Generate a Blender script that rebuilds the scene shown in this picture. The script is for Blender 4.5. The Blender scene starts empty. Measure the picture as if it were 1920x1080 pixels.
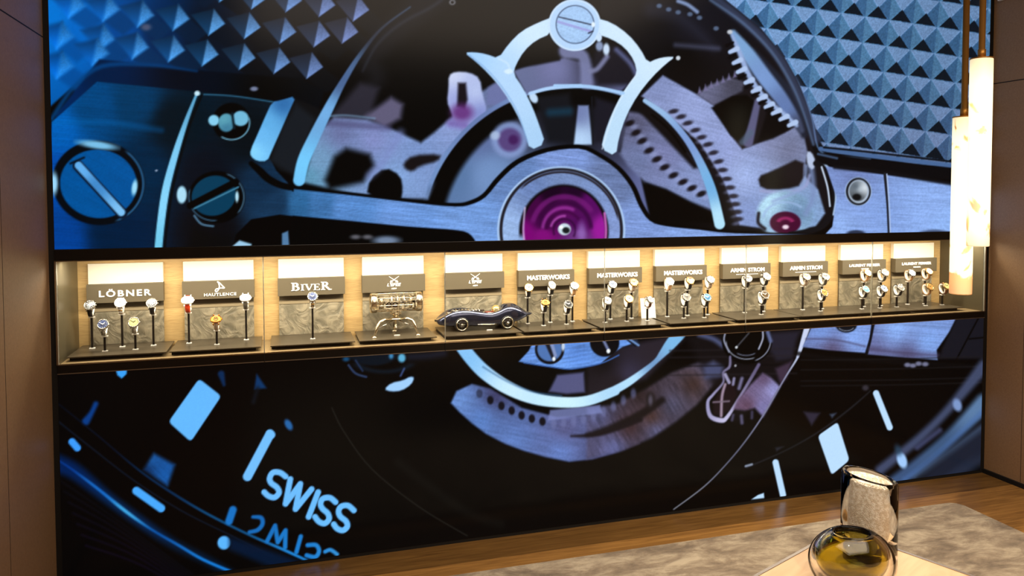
import bpy, bmesh, math, random
import numpy as np
from mathutils import Vector, Matrix

# ------------------------------------------------------------------ camera, world, exposure
sc = bpy.context.scene
COL = sc.collection
sc.view_settings.view_transform = 'Standard'
sc.view_settings.look = 'None'
sc.view_settings.gamma = 1.0
sc.view_settings.use_curve_mapping = False
sc.view_settings.exposure = 0.0

# The place, in metres: the video wall is the plane y = 0 and runs along +x from 0 to 4.2,
# the floor is z = 0, the room lies on the -y side. These are the survey values of the viewpoint.
FPX, CYPX, YAW, PITCH, ROLL = 1432.3, 418.9, 0.2875, -0.0393, -0.0021
EYE = np.array([0.7863, -3.0432, 1.4456])
_fw = np.array([math.sin(YAW)*math.cos(PITCH), math.cos(YAW)*math.cos(PITCH), math.sin(PITCH)])
_r0 = np.array([math.cos(YAW), -math.sin(YAW), 0.0])
_u0 = np.cross(_r0, _fw)
_rt = _r0*math.cos(ROLL) + _u0*math.sin(ROLL)
_up = -_r0*math.sin(ROLL) + _u0*math.cos(ROLL)

def at(px, py, axis, val):
    """point of the place seen at a measured spot of the photograph, on the plane axis = val"""
    d = _fw + _rt*(px-960)/FPX - _up*(py-CYPX)/FPX
    t = (val-EYE[axis])/d[axis]
    return Vector(EYE + d*t)

cam_data = bpy.data.cameras.new('camera')
cam = bpy.data.objects.new('camera', cam_data)
COL.objects.link(cam)
cam_data.sensor_width = 36.0
cam_data.lens = FPX/1920*36
cam_data.shift_y = -(540-CYPX)/1920
cam_data.clip_start = 0.02
m = Matrix(((_rt[0], _up[0], -_fw[0], EYE[0]), (_rt[1], _up[1], -_fw[1], EYE[1]), (_rt[2], _up[2], -_fw[2], EYE[2]), (0, 0, 0, 1)))
cam.matrix_world = m
sc.camera = cam

world = bpy.data.worlds.new('world'); sc.world = world
world.use_nodes = True
wb = world.node_tree.nodes['Background']
wb.inputs[0].default_value = (1.0, 0.8, 0.6, 1); wb.inputs[1].default_value = 0.02

def area(name, loc, size, size_y, power, color, direction=(0, 0, -1), spread=180):
    l = bpy.data.lights.new(name, 'AREA'); l.shape = 'RECTANGLE'
    l.size = size; l.size_y = size_y; l.energy = power; l.color = color; l.spread = math.radians(spread)
    o = bpy.data.objects.new(name, l); COL.objects.link(o); o.location = loc
    o.rotation_euler = Vector(direction).to_track_quat('-Z', 'Y').to_euler()
    return o
def spot(name, loc, target, power, color, angle, blend=0.3, radius=0.03):
    l = bpy.data.lights.new(name, 'SPOT'); l.energy = power; l.color = color
    l.spot_size = math.radians(angle); l.spot_blend = blend; l.shadow_soft_size = radius
    o = bpy.data.objects.new(name, l); COL.objects.link(o); o.location = loc
    o.rotation_euler = (Vector(target)-Vector(loc)).to_track_quat('-Z', 'Y').to_euler()
    return o
WARM = (1.0, 0.84, 0.64)
# LED line along the front edge of the display niche's ceiling, shining down and back
area('niche_led_front', (2.1, 0.045, 1.203), 4.16, 0.018, 26, (1.0, 0.89, 0.72), (0, 0.10, -1))
area('niche_led_back', (2.1, 0.10, 1.203), 4.16, 0.02, 4, (1.0, 0.89, 0.72), (0, 0.0, -1))
# warm ceiling downlights over the rug and the table
spot('downlight_rug', (2.6, -1.2, 2.98), (2.4, -1.0, 0), 190, WARM, 75, 0.6)
spot('downlight_rug_right', (3.3, -1.7, 2.98), (3.3, -1.4, 0), 150, WARM, 70, 0.6)
spot('downlight_table', (1.6, -2.3, 2.98), (2.0, -1.7, 0.45), 60, WARM, 60, 0.6)
area('ceiling_glow', (2.1, -3.2, 2.95), 3.2, 3.0, 95, (1.0, 0.82, 0.66))
spot('vase_fill_spot', (1.7, -2.5, 2.98), (2.25, -1.42, 0.55), 60, WARM, 26, 0.7)  # unseen spot, added to brighten the vases

# ------------------------------------------------------------------ materials
def srgb(c):
    return tuple(((v/255)/12.92 if v/255 <= 0.04045 else ((v/255+0.055)/1.055)**2.4) for v in c) + (1,)
MATS = {}
def mat(name, col, rough=0.5, metal=0.0, emit=None, es=0.0, trans=0.0, ior=1.45, coat=0.0, spec=0.5, bump=None):
    if name in MATS: return MATS[name]
    M = bpy.data.materials.new(name); M.use_nodes = True; MATS[name] = M
    b = M.node_tree.nodes['Principled BSDF']
    b.inputs['Base Color'].default_value = srgb(col)
    b.inputs['Roughness'].default_value = rough
    b.inputs['Metallic'].default_value = metal
    b.inputs['Transmission Weight'].default_value = trans
    b.inputs['IOR'].default_value = ior
    b.inputs['Coat Weight'].default_value = coat
    b.inputs['Specular IOR Level'].default_value = spec
    if emit: b.inputs['Emission Color'].default_value = srgb(emit); b.inputs['Emission Strength'].default_value = es
    return M
def nodes(M):
    nt = M.node_tree; return nt, nt.nodes, nt.links, nt.nodes['Principled BSDF']
def grain(name, c1, c2, scale=(2, 30, 30), rough=0.45, bump=0.1, detail=6, dist=0.6, metal=0.0, coat=0.0, c3=None, nscale=3.0, bdist=0.002, ramp=(0.3, 0.7)):
    if name in MATS: return MATS[name]
    M = mat(name, c1, rough, metal, coat=coat); nt, N, L, b = nodes(M)
    tc = N.new('ShaderNodeTexCoord'); mp = N.new('ShaderNodeMapping'); mp.inputs['Scale'].default_value = scale
    L.new(tc.outputs['Object'], mp.inputs[0])
    nz = N.new('ShaderNodeTexNoise'); nz.inputs['Scale'].default_value = nscale; nz.inputs['Detail'].default_value = detail; nz.inputs['Distortion'].default_value = dist
    L.new(mp.outputs[0], nz.inputs['Vector'])
    r = N.new('ShaderNodeValToRGB'); r.color_ramp.elements[0].color = srgb(c1); r.color_ramp.elements[1].color = srgb(c2)
    r.color_ramp.elements[0].position = ramp[0]; r.color_ramp.elements[1].position = ramp[1]
    if c3:
        e = r.color_ramp.elements.new((ramp[0]+ramp[1])/2); e.color = srgb(c3)
    L.new(nz.outputs[0], r.inputs[0]); L.new(r.outputs[0], b.inputs['Base Color'])
    bp = N.new('ShaderNodeBump'); bp.inputs['Strength'].default_value = bump; bp.inputs['Distance'].default_value = bdist
    L.new(nz.outputs[0], bp.inputs['Height']); L.new(bp.outputs[0], b.inputs['Normal'])
    return M

black = mat('black_lacquer', (14, 13, 13), 0.25)
black_matt = mat('black_matt', (12, 11, 10), 0.7)
wall_mat = grain('wall_panel', (148, 117, 84), (162, 129, 94), (3, 3, 3), 0.5, 0.05, nscale=40, detail=8)
oak_back = grain('oak_veneer', (186, 152, 98), (216, 184, 126), (1.2, 1, 22), 0.5, 0.15, nscale=14, dist=1.2, detail=8)
tray_mat = grain('tray_laminate', (58, 51, 40), (80, 71, 56), (1, 14, 1), 0.3, 0.05, nscale=5)
taupe = mat('taupe_sign', (96, 87, 68), 0.55)
cream = mat('cream_board', (244, 236, 218), 0.6)
letter_white = mat('white_letter', (252, 250, 246), 0.4, emit=(255, 250, 240), es=0.15)
steel = mat('polished_steel', (186, 182, 174), 0.16, 1.0)
steel_b = mat('brushed_steel', (170, 165, 158), 0.35, 1.0)
gold = mat('polished_gold', (220, 176, 112), 0.2, 1.0)
brass = mat('brushed_brass', (190, 138, 66), 0.42, 0.75)
white_p = mat('white_plastic', (240, 236, 226), 0.35)
post_m = mat('black_post', (22, 19, 17), 0.3, coat=0.3)

# ------------------------------------------------------------------ mesh helpers
class MB:
    """collects shapes into one mesh"""
    def __init__(s): s.v = []; s.f = []; s.mi = []; s.sm = []; s.mats = []
    def slot(s, m):
        if m is None: return 0
        if m not in s.mats: s.mats.append(m)
        return s.mats.index(m)
    def add(s, vs, fs, m=None, smooth=False, T=None):
        o = len(s.v); k = s.slot(m)
        s.v += [tuple(T @ Vector(v)) if T else tuple(v) for v in vs]
        s.f += [tuple(i+o for i in f) for f in fs]
        s.mi += [k]*len(fs); s.sm += [smooth]*len(fs); return s
    def box(s, a, b, m=None, T=None, bev=0.0):
        x0, y0, z0 = a; x1, y1, z1 = b
        if bev > 0:
            bm = bmesh.new(); bmesh.ops.create_cube(bm, size=1)
            for v in bm.verts: v.co = Vector((x0+(v.co.x+.5)*(x1-x0), y0+(v.co.y+.5)*(y1-y0), z0+(v.co.z+.5)*(z1-z0)))
            bmesh.ops.bevel(bm, geom=bm.edges[:], offset=bev, segments=2, affect='EDGES', profile=0.6)
            bm.verts.index_update()
            vs = [v.co.copy() for v in bm.verts]; fs = [[v.index for v in f.verts] for f in bm.faces]; bm.free()
            return s.add(vs, fs, m, False, T)
        vs = [(x0,y0,z0),(x1,y0,z0),(x1,y1,z0),(x0,y1,z0),(x0,y0,z1),(x1,y0,z1),(x1,y1,z1),(x0,y1,z1)]
        return s.add(vs, [(0,3,2,1),(4,5,6,7),(0,1,5,4),(1,2,6,5),(2,3,7,6),(3,0,4,7)], m, False, T)
    def lathe(s, prof, m=None, n=24, T=None, smooth=True, sx=1.0, sy=1.0, shear=None, cap=True):
        vs = []; fs = []
        for (r, z) in prof:
            for k in range(n):
                a = 2*math.pi*k/n; vs.append((r*math.cos(a)*sx, r*math.sin(a)*sy, z))
        for i in range(len(prof)-1):
            for k in range(n):
                k2 = (k+1) % n; fs.append((i*n+k, i*n+k2, (i+1)*n+k2, (i+1)*n+k))
        if tuple(prof[0]) == tuple(prof[-1]): cap = False
        if cap and prof[0][0] > 1e-6: fs.append(tuple(range(n-1, -1, -1)))
        if cap and prof[-1][0] > 1e-6: fs.append(tuple((len(prof)-1)*n+k for k in range(n)))
        if shear: vs = [shear(v) for v in vs]
        return s.add(vs, fs, m, smooth, T)
    def tube(s, pts, r, m=None, n=10, T=None, closed=False, smooth=True, flat=1.0, upv=(0, 0, 1)):
        pts = [Vector(p) for p in pts]; rs = r if isinstance(r, (list, tuple)) else [r]*len(pts)
        vs = []; fs = []; N_ = len(pts)
        for i, p in enumerate(pts):
            if closed: d = pts[(i+1) % N_]-pts[i-1]
            else: d = pts[min(i+1, N_-1)]-pts[max(i-1, 0)]
            d.normalize(); u = Vector(upv)
            if abs(d.dot(u)) > 0.95: u = Vector((1, 0, 0))
            a = d.cross(u).normalized(); b = a.cross(d)
            for k in range(n):
                t = 2*math.pi*k/n; vs.append(p+a*(rs[i]*math.cos(t))+b*(rs[i]*flat*math.sin(t)))
        for i in range(N_ if closed else N_-1):
            for k in range(n):
                i2 = (i+1) % N_; k2 = (k+1) % n; fs.append((i*n+k, i*n+k2, i2*n+k2, i2*n+k))
        if not closed: fs += [tuple(range(n-1, -1, -1)), tuple((N_-1)*n+k for k in range(n))]
        return s.add(vs, fs, m, smooth, T)
    def prism(s, poly, z0, z1, m=None, T=None):
        n = len(poly); vs = [(x, y, z0) for x, y in poly]+[(x, y, z1) for x, y in poly]
        fs = [tuple(range(n-1, -1, -1)), tuple(range(n, 2*n))]+[(i, (i+1) % n, n+(i+1) % n, n+i) for i in range(n)]
        return s.add(vs, fs, m, False, T)
    def ribbon(s, pts, w, z0, z1, m=None, T=None, closed=False):
        """flat stroke of width w along a 2D path, with thickness z0..z1"""
        P = [Vector((p[0], p[1])) for p in pts]; n = len(P); ws = w if isinstance(w, (list, tuple)) else [w]*n
        L = []; R = []
        for i in range(n):
            d = (P[(i+1) % n]-P[i-1]) if closed else (P[min(i+1, n-1)]-P[max(i-1, 0)])
            d.normalize(); nn = Vector((-d.y, d.x)); L.append(P[i]+nn*ws[i]/2); R.append(P[i]-nn*ws[i]/2)
        vs = []; fs = []
        for i in range(n): vs += [(L[i].x, L[i].y, z0), (R[i].x, R[i].y, z0), (R[i].x, R[i].y, z1), (L[i].x, L[i].y, z1)]
        for i in range(n if closed else n-1):
            a = 4*i; b = 4*((i+1) % n)
            for k in range(4): fs.append((a+k, a+(k+1) % 4, b+(k+1) % 4, b+k))
        if not closed: fs += [(0, 1, 2, 3), (4*n-1, 4*n-2, 4*n-3, 4*n-4)]
        return s.add(vs, fs, m, False, T)
    def build(s, name, m=None, parent=None, loc=None, autosmooth=True):
        me = bpy.data.meshes.new(name); me.from_pydata(s.v, [], s.f); me.update()
        ml = s.mats if s.mats else [m]
        for x in ml: me.materials.append(x)
        me.polygons.foreach_set('material_index', s.mi); me.polygons.foreach_set('use_smooth', s.sm)
        bm = bmesh.new(); bm.from_mesh(me); bmesh.ops.recalc_face_normals(bm, faces=bm.faces[:]); bm.to_mesh(me); bm.free()
        o = bpy.data.objects.new(name, me); COL.objects.link(o)
        if parent: o.parent = parent
        if loc is not None: o.location = loc
        return o
def tag(o, label=None, cat=None, group=None, kind=None):
    if label: o['label'] = label
    if cat: o['category'] = cat
    if group: o['group'] = group
    if kind: o['kind'] = kind
    return o
def empty(name, loc, rz=0.0):
    o = bpy.data.objects.new(name, None); COL.objects.link(o); o.location = loc; o.rotation_euler = (0, 0, rz); o.empty_display_size = 0.05
    return o
def struct(o): o['kind'] = 'structure'; return o
def RotM(axis, deg): return Matrix.Rotation(math.radians(deg), 4, axis)
def Tr(x, y, z): return Matrix.Translation((x, y, z))
def text_mesh(txt, height, depth=0.003, bold=0.0, shear=0.0, spacing=1.0, width=None):
    """vertices and faces of a word, centred, in the local XY plane, cap height = height"""
    cu = bpy.data.curves.new('word', 'FONT'); cu.body = txt; cu.size = 1.0; cu.extrude = 0.5; cu.offset = bold; cu.shear = shear
    cu.space_character = spacing; cu.resolution_u = 4
    ob = bpy.data.objects.new('word', cu); COL.objects.link(ob)
    dg = bpy.context.evaluated_depsgraph_get(); dg.update()
    me = bpy.data.meshes.new_from_object(ob.evaluated_get(dg))
    vs = np.array([v.co[:] for v in me.vertices]); fs = [tuple(p.vertices) for p in me.polygons]
    bpy.data.objects.remove(ob); bpy.data.curves.remove(cu); bpy.data.meshes.remove(me)
    cap = 0.69 if 'Ö' in txt or True else 1
    k = height/cap
    vs[:, 0] -= (vs[:, 0].min()+vs[:, 0].max())/2; base = 0.0
    vs[:, :2] *= k
    if width: vs[:, 0] *= width/(vs[:, 0].max()-vs[:, 0].min())
    vs[:, 2] = np.where(vs[:, 2] > 0, depth, 0)
    return [tuple(v) for v in vs], fs
# ------------------------------------------------------------------ the picture shown on the video wall
# It is drawn shape by shape into a grid that lies on the wall (WD metres per grid point); the two
# screens are meshes whose own points carry those colours. Coordinates of the drawing are the
# measured spots of the photograph, taken onto the wall plane.
SW, SH = 4.2, 2.56
WD = 0.0019
NX, NZ = int(SW/WD)+1, int(SH/WD)+1
_X = np.linspace(0, SW, NX, dtype=np.float32)[None, :]; _Z = np.linspace(0, SH, NZ, dtype=np.float32)[:, None]
_d = [_X-EYE[0], 0-EYE[1], _Z-EYE[2]]
_dep = _d[0]*_fw[0]+_d[1]*_fw[1]+_d[2]*_fw[2]
PX = (960+FPX*(_d[0]*_rt[0]+_d[1]*_rt[1]+_d[2]*_rt[2])/_dep).astype(np.float32)
PY = (CYPX-FPX*(_d[0]*_up[0]+_d[1]*_up[1]+_d[2]*_up[2])/_dep).astype(np.float32)
CV = np.zeros((NZ, NX, 3), np.float32)

def win(x0, y0, x1, y1):
    """index window of the wall grid covering a rectangle of the drawing"""
    xs = []; zs = []
    for px, py in ((x0, y0), (x1, y0), (x0, y1), (x1, y1), ((x0+x1)/2, y0), ((x0+x1)/2, y1)):
        px = min(max(px, 60), 1890); p = at(px, py, 1, 0.0); xs.append(p.x/WD); zs.append(p.z/WD)
    a = max(0, int(min(xs))-2); b = min(NX, int(max(xs))+3); c = max(0, int(min(zs))-2); d = min(NZ, int(max(zs))+3)
    return slice(c, max(d, c)), slice(a, max(b, a))
def chaikin(P, n=2, closed=True):
    P = [tuple(map(float, p)) for p in P]
    for _ in range(n):
        Q = [] if closed else [P[0]]; m_ = len(P)
        for i in range(m_ if closed else m_-1):
            a = P[i]; b = P[(i+1) % m_]
            Q += [(a[0]*.75+b[0]*.25, a[1]*.75+b[1]*.25), (a[0]*.25+b[0]*.75, a[1]*.25+b[1]*.75)]
        if not closed: Q.append(P[-1])
        P = Q
    return P
def cr(P, n=6):
    """smooth curve through the points (with extra components such as widths)"""
    P = np.array(P, float); Q = []
    for i in range(len(P)-1):
        p0 = P[max(i-1, 0)]; p1 = P[i]; p2 = P[i+1]; p3 = P[min(i+2, len(P)-1)]
        for k in range(n):
            t = k/n; Q.append(0.5*((2*p1)+(-p0+p2)*t+(2*p0-5*p1+4*p2-p3)*t*t+(-p0+3*p1-3*p2+p3)*t**3))
    Q.append(P[-1]); return np.array(Q)
_lat = np.random.RandomState(7).rand(256, 256).astype(np.float32)
def vnoise(x, y):
    xi = np.floor(x).astype(int); yi = np.floor(y).astype(int); fx = x-xi; fy = y-yi
    fx = fx*fx*(3-2*fx); fy = fy*fy*(3-2*fy)
    g = lambda a, b: _lat[a & 255, b & 255]
    return (g(xi, yi)*(1-fx)+g(xi+1, yi)*fx)*(1-fy)+(g(xi, yi+1)*(1-fx)+g(xi+1, yi+1)*fx)*fy
def idw(*S, p=2.0):
    def f(x, y):
        num = np.zeros(x.shape+(3,), np.float32); den = np.zeros(x.shape, np.float32)
        for (sx, sy, c) in S:
            w = 1/(((x-sx)**2+(y-sy)**2)**(p/2)+30); den += w; num += w[..., None]*np.array(c, np.float32)
        return num/den[..., None]
    return f
def brushed(fn, ang=0.0, amp=0.1, sl=60.0, st=1.6, amp2=0.05):
    ca, sa = math.cos(math.radians(ang)), math.sin(math.radians(ang))
    base = fn if callable(fn) else (lambda x, y: np.zeros(x.shape+(3,), np.float32)+np.array(fn, np.float32))
    def f(x, y):
        u = x*ca+y*sa; v = -x*sa+y*ca
        n = vnoise(u/sl, v/st)-.5; n2 = vnoise(u/sl/3+9, v/st/4+5)-.5; n3 = vnoise(x/2.2, y/2.2)-.5
        return base(x, y)*(1+amp*2*n+amp*n2+amp2*2*n3)[..., None]
    return f
def _apply(w, mask, col, x, y):
    if callable(col): c = col(x, y)
    else: c = np.array(col, np.float32)
    CV[w] = CV[w]*(1-mask[..., None])+c*mask[..., None]
def poly(P, col, soft=1.2, al=1.0, sm=0):
    if sm: P = chaikin(P, sm)
    P = np.array(P, float); s_ = soft+1
    w = win(P[:, 0].min()-s_, P[:, 1].min()-s_, P[:, 0].max()+s_, P[:, 1].max()+s_)
    x = PX[w]; y = PY[w]
    if x.size == 0: return
    d2 = np.full(x.shape, 1e9, np.float32); ins = np.zeros(x.shape, bool); n = len(P)
    for i in range(n):
        ax, ay = P[i]; bx, by = P[(i+1) % n]; ex, ey = bx-ax, by-ay; L2 = ex*ex+ey*ey
        if L2 < 1e-9: continue
        t = np.clip(((x-ax)*ex+(y-ay)*ey)/L2, 0, 1); d2 = np.minimum(d2, (x-ax-ex*t)**2+(y-ay-ey*t)**2)
        if abs(ey) > 1e-9: ins ^= ((ay > y) != (by > y)) & (x < ex*(y-ay)/ey+ax)
    d = np.sqrt(d2); d = np.where(ins, d, -d)
    t = np.clip(.5+d/(2*soft), 0, 1); _apply(w, (t*t*(3-2*t))*al, col, x, y)
def stroke(P, wd, col, soft=1.2, al=1.0, sm=5, closed=False):
    """wd: width, or one width per point"""
    ws = list(wd) if isinstance(wd, (list, tuple)) else [wd]*len(P)
    Q = [(p[0], p[1], w_) for p, w_ in zip(P, ws)]
    if closed: Q.append(Q[0])
    if sm > 1 and len(Q) > 2: Q = cr(Q, sm)
    Q = np.array(Q, float); mx = Q[:, 2].max()/2+soft+1
    w = win(Q[:, 0].min()-mx, Q[:, 1].min()-mx, Q[:, 0].max()+mx, Q[:, 1].max()+mx)
    x = PX[w]; y = PY[w]
    if x.size == 0: return
    best = np.full(x.shape, -1e9, np.float32)
    for i in range(len(Q)-1):
        ax, ay, wa = Q[i]; bx, by, wb_ = Q[i+1]; ex, ey = bx-ax, by-ay; L2 = ex*ex+ey*ey+1e-9
        t = np.clip(((x-ax)*ex+(y-ay)*ey)/L2, 0, 1)
        best = np.maximum(best, (wa+(wb_-wa)*t)/2-np.sqrt((x-ax-ex*t)**2+(y-ay-ey*t)**2))
    t = np.clip(.5+best/(2*soft), 0, 1); _apply(w, (t*t*(3-2*t))*al, col, x, y)
def ell(cx, cy, rx, ry, col, soft=1.2, al=1.0, rot=0, rin=0.0, a0=None, a1=None):
    """disc or ring (rin = inner fraction), optionally only between two angles (degrees, clockwise on the photo)"""
    R_ = max(rx, ry)+soft+1; w = win(cx-R_, cy-R_, cx+R_, cy+R_); x = PX[w]; y = PY[w]
    if x.size == 0: return
    ca, sa = math.cos(math.radians(rot)), math.sin(math.radians(rot)); u = (x-cx)*ca+(y-cy)*sa; v = -(x-cx)*sa+(y-cy)*ca
    q = np.sqrt((u/rx)**2+(v/ry)**2); d = (1-q)*min(rx, ry)
    if rin > 0: d = np.minimum(d, (q-rin)*min(rx, ry))
    t = np.clip(.5+d/(2*soft), 0, 1); mk = t*t*(3-2*t)*al
    if a0 is not None:
        an = (np.degrees(np.arctan2(v, u))-a0) % 360; span = (a1-a0) % 360
        mk = mk*np.clip(np.minimum(an, span-an)/8, 0, 1)
    _apply(w, mk, col, x, y)
def rpoly(P, r, col, soft=1.2):
    Q = []; n = len(P)
    for i in range(n):
        p = np.array(P[i], float); a = np.array(P[i-1], float); b_ = np.array(P[(i+1) % n], float)
        a = p+(a-p)/np.linalg.norm(a-p)*r; b_ = p+(b_-p)/np.linalg.norm(b_-p)*r
        for t in (0, .25, .5, .75, 1): Q.append(tuple((1-t)**2*a+2*t*(1-t)*p+t*t*b_))
    poly(Q, col, soft)
def cool(fn):
    return lambda x, y: fn(x, y)*np.array((1.05, 1.12, 1.05), np.float32)
def Z(ox, oy, s): return lambda *p: [(ox+p[i]/s, oy+p[i+1]/s) for i in range(0, len(p), 2)]
A = Z(80, 0, 2.25); B = Z(560, 0, 2.25); C = Z(1000, 0, 2.25); D = Z(1400, 0, 2.25)
E_ = Z(80, 640, 2.455); F = Z(600, 600, 2.25); G = Z(1100, 580, 2.7); H = Z(1400, 580, 2.16)
K = (4, 4, 4)

CV[:] = np.array((5, 4, 4), np.float32)
# ---- upper picture -------------------------------------------------------------------------
# knurled texture, upper left
poly([(60, -400), (660, -400), (640, 40), (540, 170), (380, 160), (250, 130), (180, 125), (60, 230)],
     idw((90, 40, (0, 112, 205)), (150, 60, (0, 98, 190)), (230, 60, (0, 66, 140)), (300, 60, (2, 34, 74)), (390, 60, (6, 16, 30)), (520, 80, (8, 9, 13)), (600, 60, (8, 8, 10)), p=3), 3)
def kite(bx, by, sc_=1.0):
    x, y = bx, by
    t = min(max((x-90)/330, 0), 1); u = min(max((x-400)/220, 0), 1)
    br = np.array((35, 140, 238))*(1-t)+np.array((92, 158, 222))*t; br = br*(1-u)+np.array((112, 132, 188))*u
    dm = np.array((0, 92, 185))*(1-t)+np.array((14, 44, 70))*t; dm = dm*(1-u)+np.array((38, 44, 62))*u
    dk = np.array((0, 74, 150))*(1-t)+np.array((6, 9, 14))*t
    T = (x+10*sc_, y-50*sc_); R_ = (x+31*sc_, y-22*sc_); L_ = (x-33*sc_, y-39*sc_)
    so = 1.6+5*(1-t)
    poly([(x, y), R_, (x+64*sc_, y+5), (x+38*sc_, y+26*sc_)], dk, so, 0.8)
    poly([(x, y), T, L_], lambda X_, Y_: dm*(0.62+0.75*np.clip((Y_-T[1])/50, 0, 1))[..., None], so)
    poly([(x, y), T, R_], lambda X_, Y_: br*(0.55+0.55*np.clip((Y_-T[1])/50, 0, 1)+0.14*(vnoise(X_/2, Y_/2)-.5))[..., None], so)
for row in (A(60,-20, 190,-60, 330,-60, 470,-45, 600,-25),
            A(745,10, 880,40, 1025,52, 1165,72, 1308,92, 110,75, 255,90),
            A(60,205, 235,215, 400,115, 550,130, 700,150, 850,165, 1000,185, 1143,200, 1262,185),
            A(60,330, 210,275, 378,250, 530,262, 672,280, 828,295, 975,312, 1113,333)):
    for bx, by in row: kite(bx, by)
ell(*A(437, 115)[0], 9, 6, (70, 80, 110), 4)
# frame band under it and the plate on the left
poly(A(30,590, 60,480, 240,250, 700,300, 1080,330, 1190,380, 1160,470, 980,440, 640,395, 235,350, 40,520), idw((120, 180, (0, 34, 84)), (200, 130, (0, 26, 62)), (350, 140, (3, 10, 22)), (500, 170, K)), 3)
stroke(A(40,500, 130,370, 250,280, 450,275, 650,300), [8, 8, 8, 6, 3], (0, 62, 122), 4, 0.8)
plate = idw((100, 240, (0, 92, 178)), (100, 330, (0, 70, 160)), (110, 450, (0, 60, 140)), (180, 200, (0, 64, 118)), (250, 190, (0, 52, 92)), (260, 320, (0, 34, 62)),
            (215, 440, (0, 28, 58)), (330, 230, (2, 18, 28)), (390, 330, (8, 14, 24)), (400, 430, (10, 10, 14)), (470, 260, (6, 14, 20)), (500, 345, (14, 40, 66)), (520, 380, (20, 50, 80)), (560, 380, (44, 98, 148)), (600, 380, (60, 110, 166)), (680, 400, (78, 124, 190)), p=4)
poly(A(40,515, 230,345, 640,385, 970,430, 1060,410, 1010,520, 955,660, 985,720, 1050,790, 1200,815, 1370,830, 1370,945, 1180,925, 1000,905, 880,925, 815,990, 790,1080, -10,1100), brushed(plate, 4, 0.07), 1.5)
stroke(A(40,520, 250,515, 500,550), 10, (0, 96, 170), 6, 0.35)
poly(A(600,1080, 640,960, 700,985, 800,1000, 790,1080), (9, 9, 10), 12)
stroke(A(650,398, 800,405, 970,430), 2.5, (40, 90, 120), 1.5)
# upper strip of dark right of the plate, down to the lens
poly(A(1062,415, 1010,525, 955,665, 1000,720, 1350,790, 1400,600, 1300,420, 1190,470), (12, 13, 15), 4)
poly(A(1070,440, 1150,500, 1060,740, 960,680, 1010,540), (26, 32, 40), 8, .7)
# blades and arcs
stroke(A(652,392, 606,510, 560,650, 520,800, 498,950, 486,1080), [4, 8, 12, 14, 14, 14], idw((360, 190, (90, 160, 200)), (320, 300, (120, 196, 236)), (305, 380, (130, 206, 244)), (295, 460, (110, 196, 230))), 1.3)
stroke(A(672,400, 625,515, 585,650, 548,800, 525,950, 512,1080), 5, (4, 10, 14), 1.5)
ell(*A(652, 394)[0], 5, 4.5, (190, 225, 240), 1.5)
poly(A(968,430, 1000,425, 1070,404, 1040,470, 1005,550, 965,640, 948,680, 905,680, 878,660, 876,635, 910,560, 940,490), idw((530, 195, (46, 104, 164)), (500, 230, (92, 168, 224)), (475, 285, (128, 206, 252)), (490, 250, (104, 180, 236))), 1.5, sm=1)
stroke(A(880,690, 915,720, 960,760, 1040,790, 1200,800, 1380,828), [10, 14, 14, 12, 10, 10], K, 1.5)
# screws on the plate
ell(*A(236, 772)[0], 87, 79, (3, 8, 14), 2, rot=8)
ell(*A(236, 772)[0], 86, 78, (40, 100, 150), 1.5, .8, rot=8, rin=.955, a0=-60, a1=60)
ell(*A(232, 612)[0], 36, 7, (116, 184, 224), 4, rot=8)
ell(*A(48, 775)[0], 7, 20, (150, 210, 245), 4)
ell(*A(236, 776)[0], 72, 64, brushed((0, 78, 146), 30, .05), 1.6, rot=8)
stroke(A(150,700, 335,900), 21, (6, 22, 44), 1.5); stroke(A(152,698, 332,896), 14, idw((150, 320, (96, 170, 232)), (180, 350, (62, 132, 196)), (228, 398, (120, 186, 236))), 1.6)
stroke(A(118,690, 175,665), 4, (4, 16, 30), 2); ell(*A(388, 792)[0], 5, 14, (150, 214, 244), 2.5, rot=8)
ell(*A(735, 832)[0], 53, 49, K, 2); ell(*A(735, 832)[0], 52, 48, (70, 110, 140), 1.2, .8, rin=.95, a0=-70, a1=40)
ell(*A(722, 830)[0], 48, 46, (60, 100, 130), 1.2, .8, rin=.95, a0=80, a1=200)
ell(*A(722, 826)[0], 42, 37, (6, 56, 84), 1.6, rot=-20); stroke(A(622,868, 815,768), 13, K, 1.6); stroke(A(640,880, 825,790), 3, (60, 120, 150), 1.2)
ell(*A(587, 822)[0], 9, 16, (166, 216, 240), 2); ell(*A(820, 830)[0], 3, 10, (170, 215, 235), 1.5)
stroke(A(640,910, 670,945, 720,955), 3, (80, 120, 150), 1.5)
ell(*A(797, 515)[0], 36, 36, K, 2); ell(*A(797, 518)[0], 35, 33, (110, 170, 200), 1.3, .9, rin=.93, a0=-20, a1=130)
ell(*A(722, 508)[0], 10, 10, (130, 200, 232), 2); ell(*A(775, 518)[0], 15, 17, idw((420, 225, (90, 160, 180)), (425, 240, (60, 120, 150))), 2)
ell(*A(835, 500)[0], 15, 14, (110, 180, 212), 2); stroke(A(800,480, 808,540), 5, (12, 30, 40), 2)
ell(*A(892, 375)[0], 7, 4, (110, 120, 150), 2)
poly(A(800,1040, 830,1015, 880,1030, 880,1060, 790,1060), (150, 195, 225), 2); poly(A(1010,985, 1035,975, 1040,1040, 1010,1040), (80, 120, 160), 2)
stroke(A(1310,1000, 1360,1005), 5, (80, 90, 110), 2)

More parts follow.
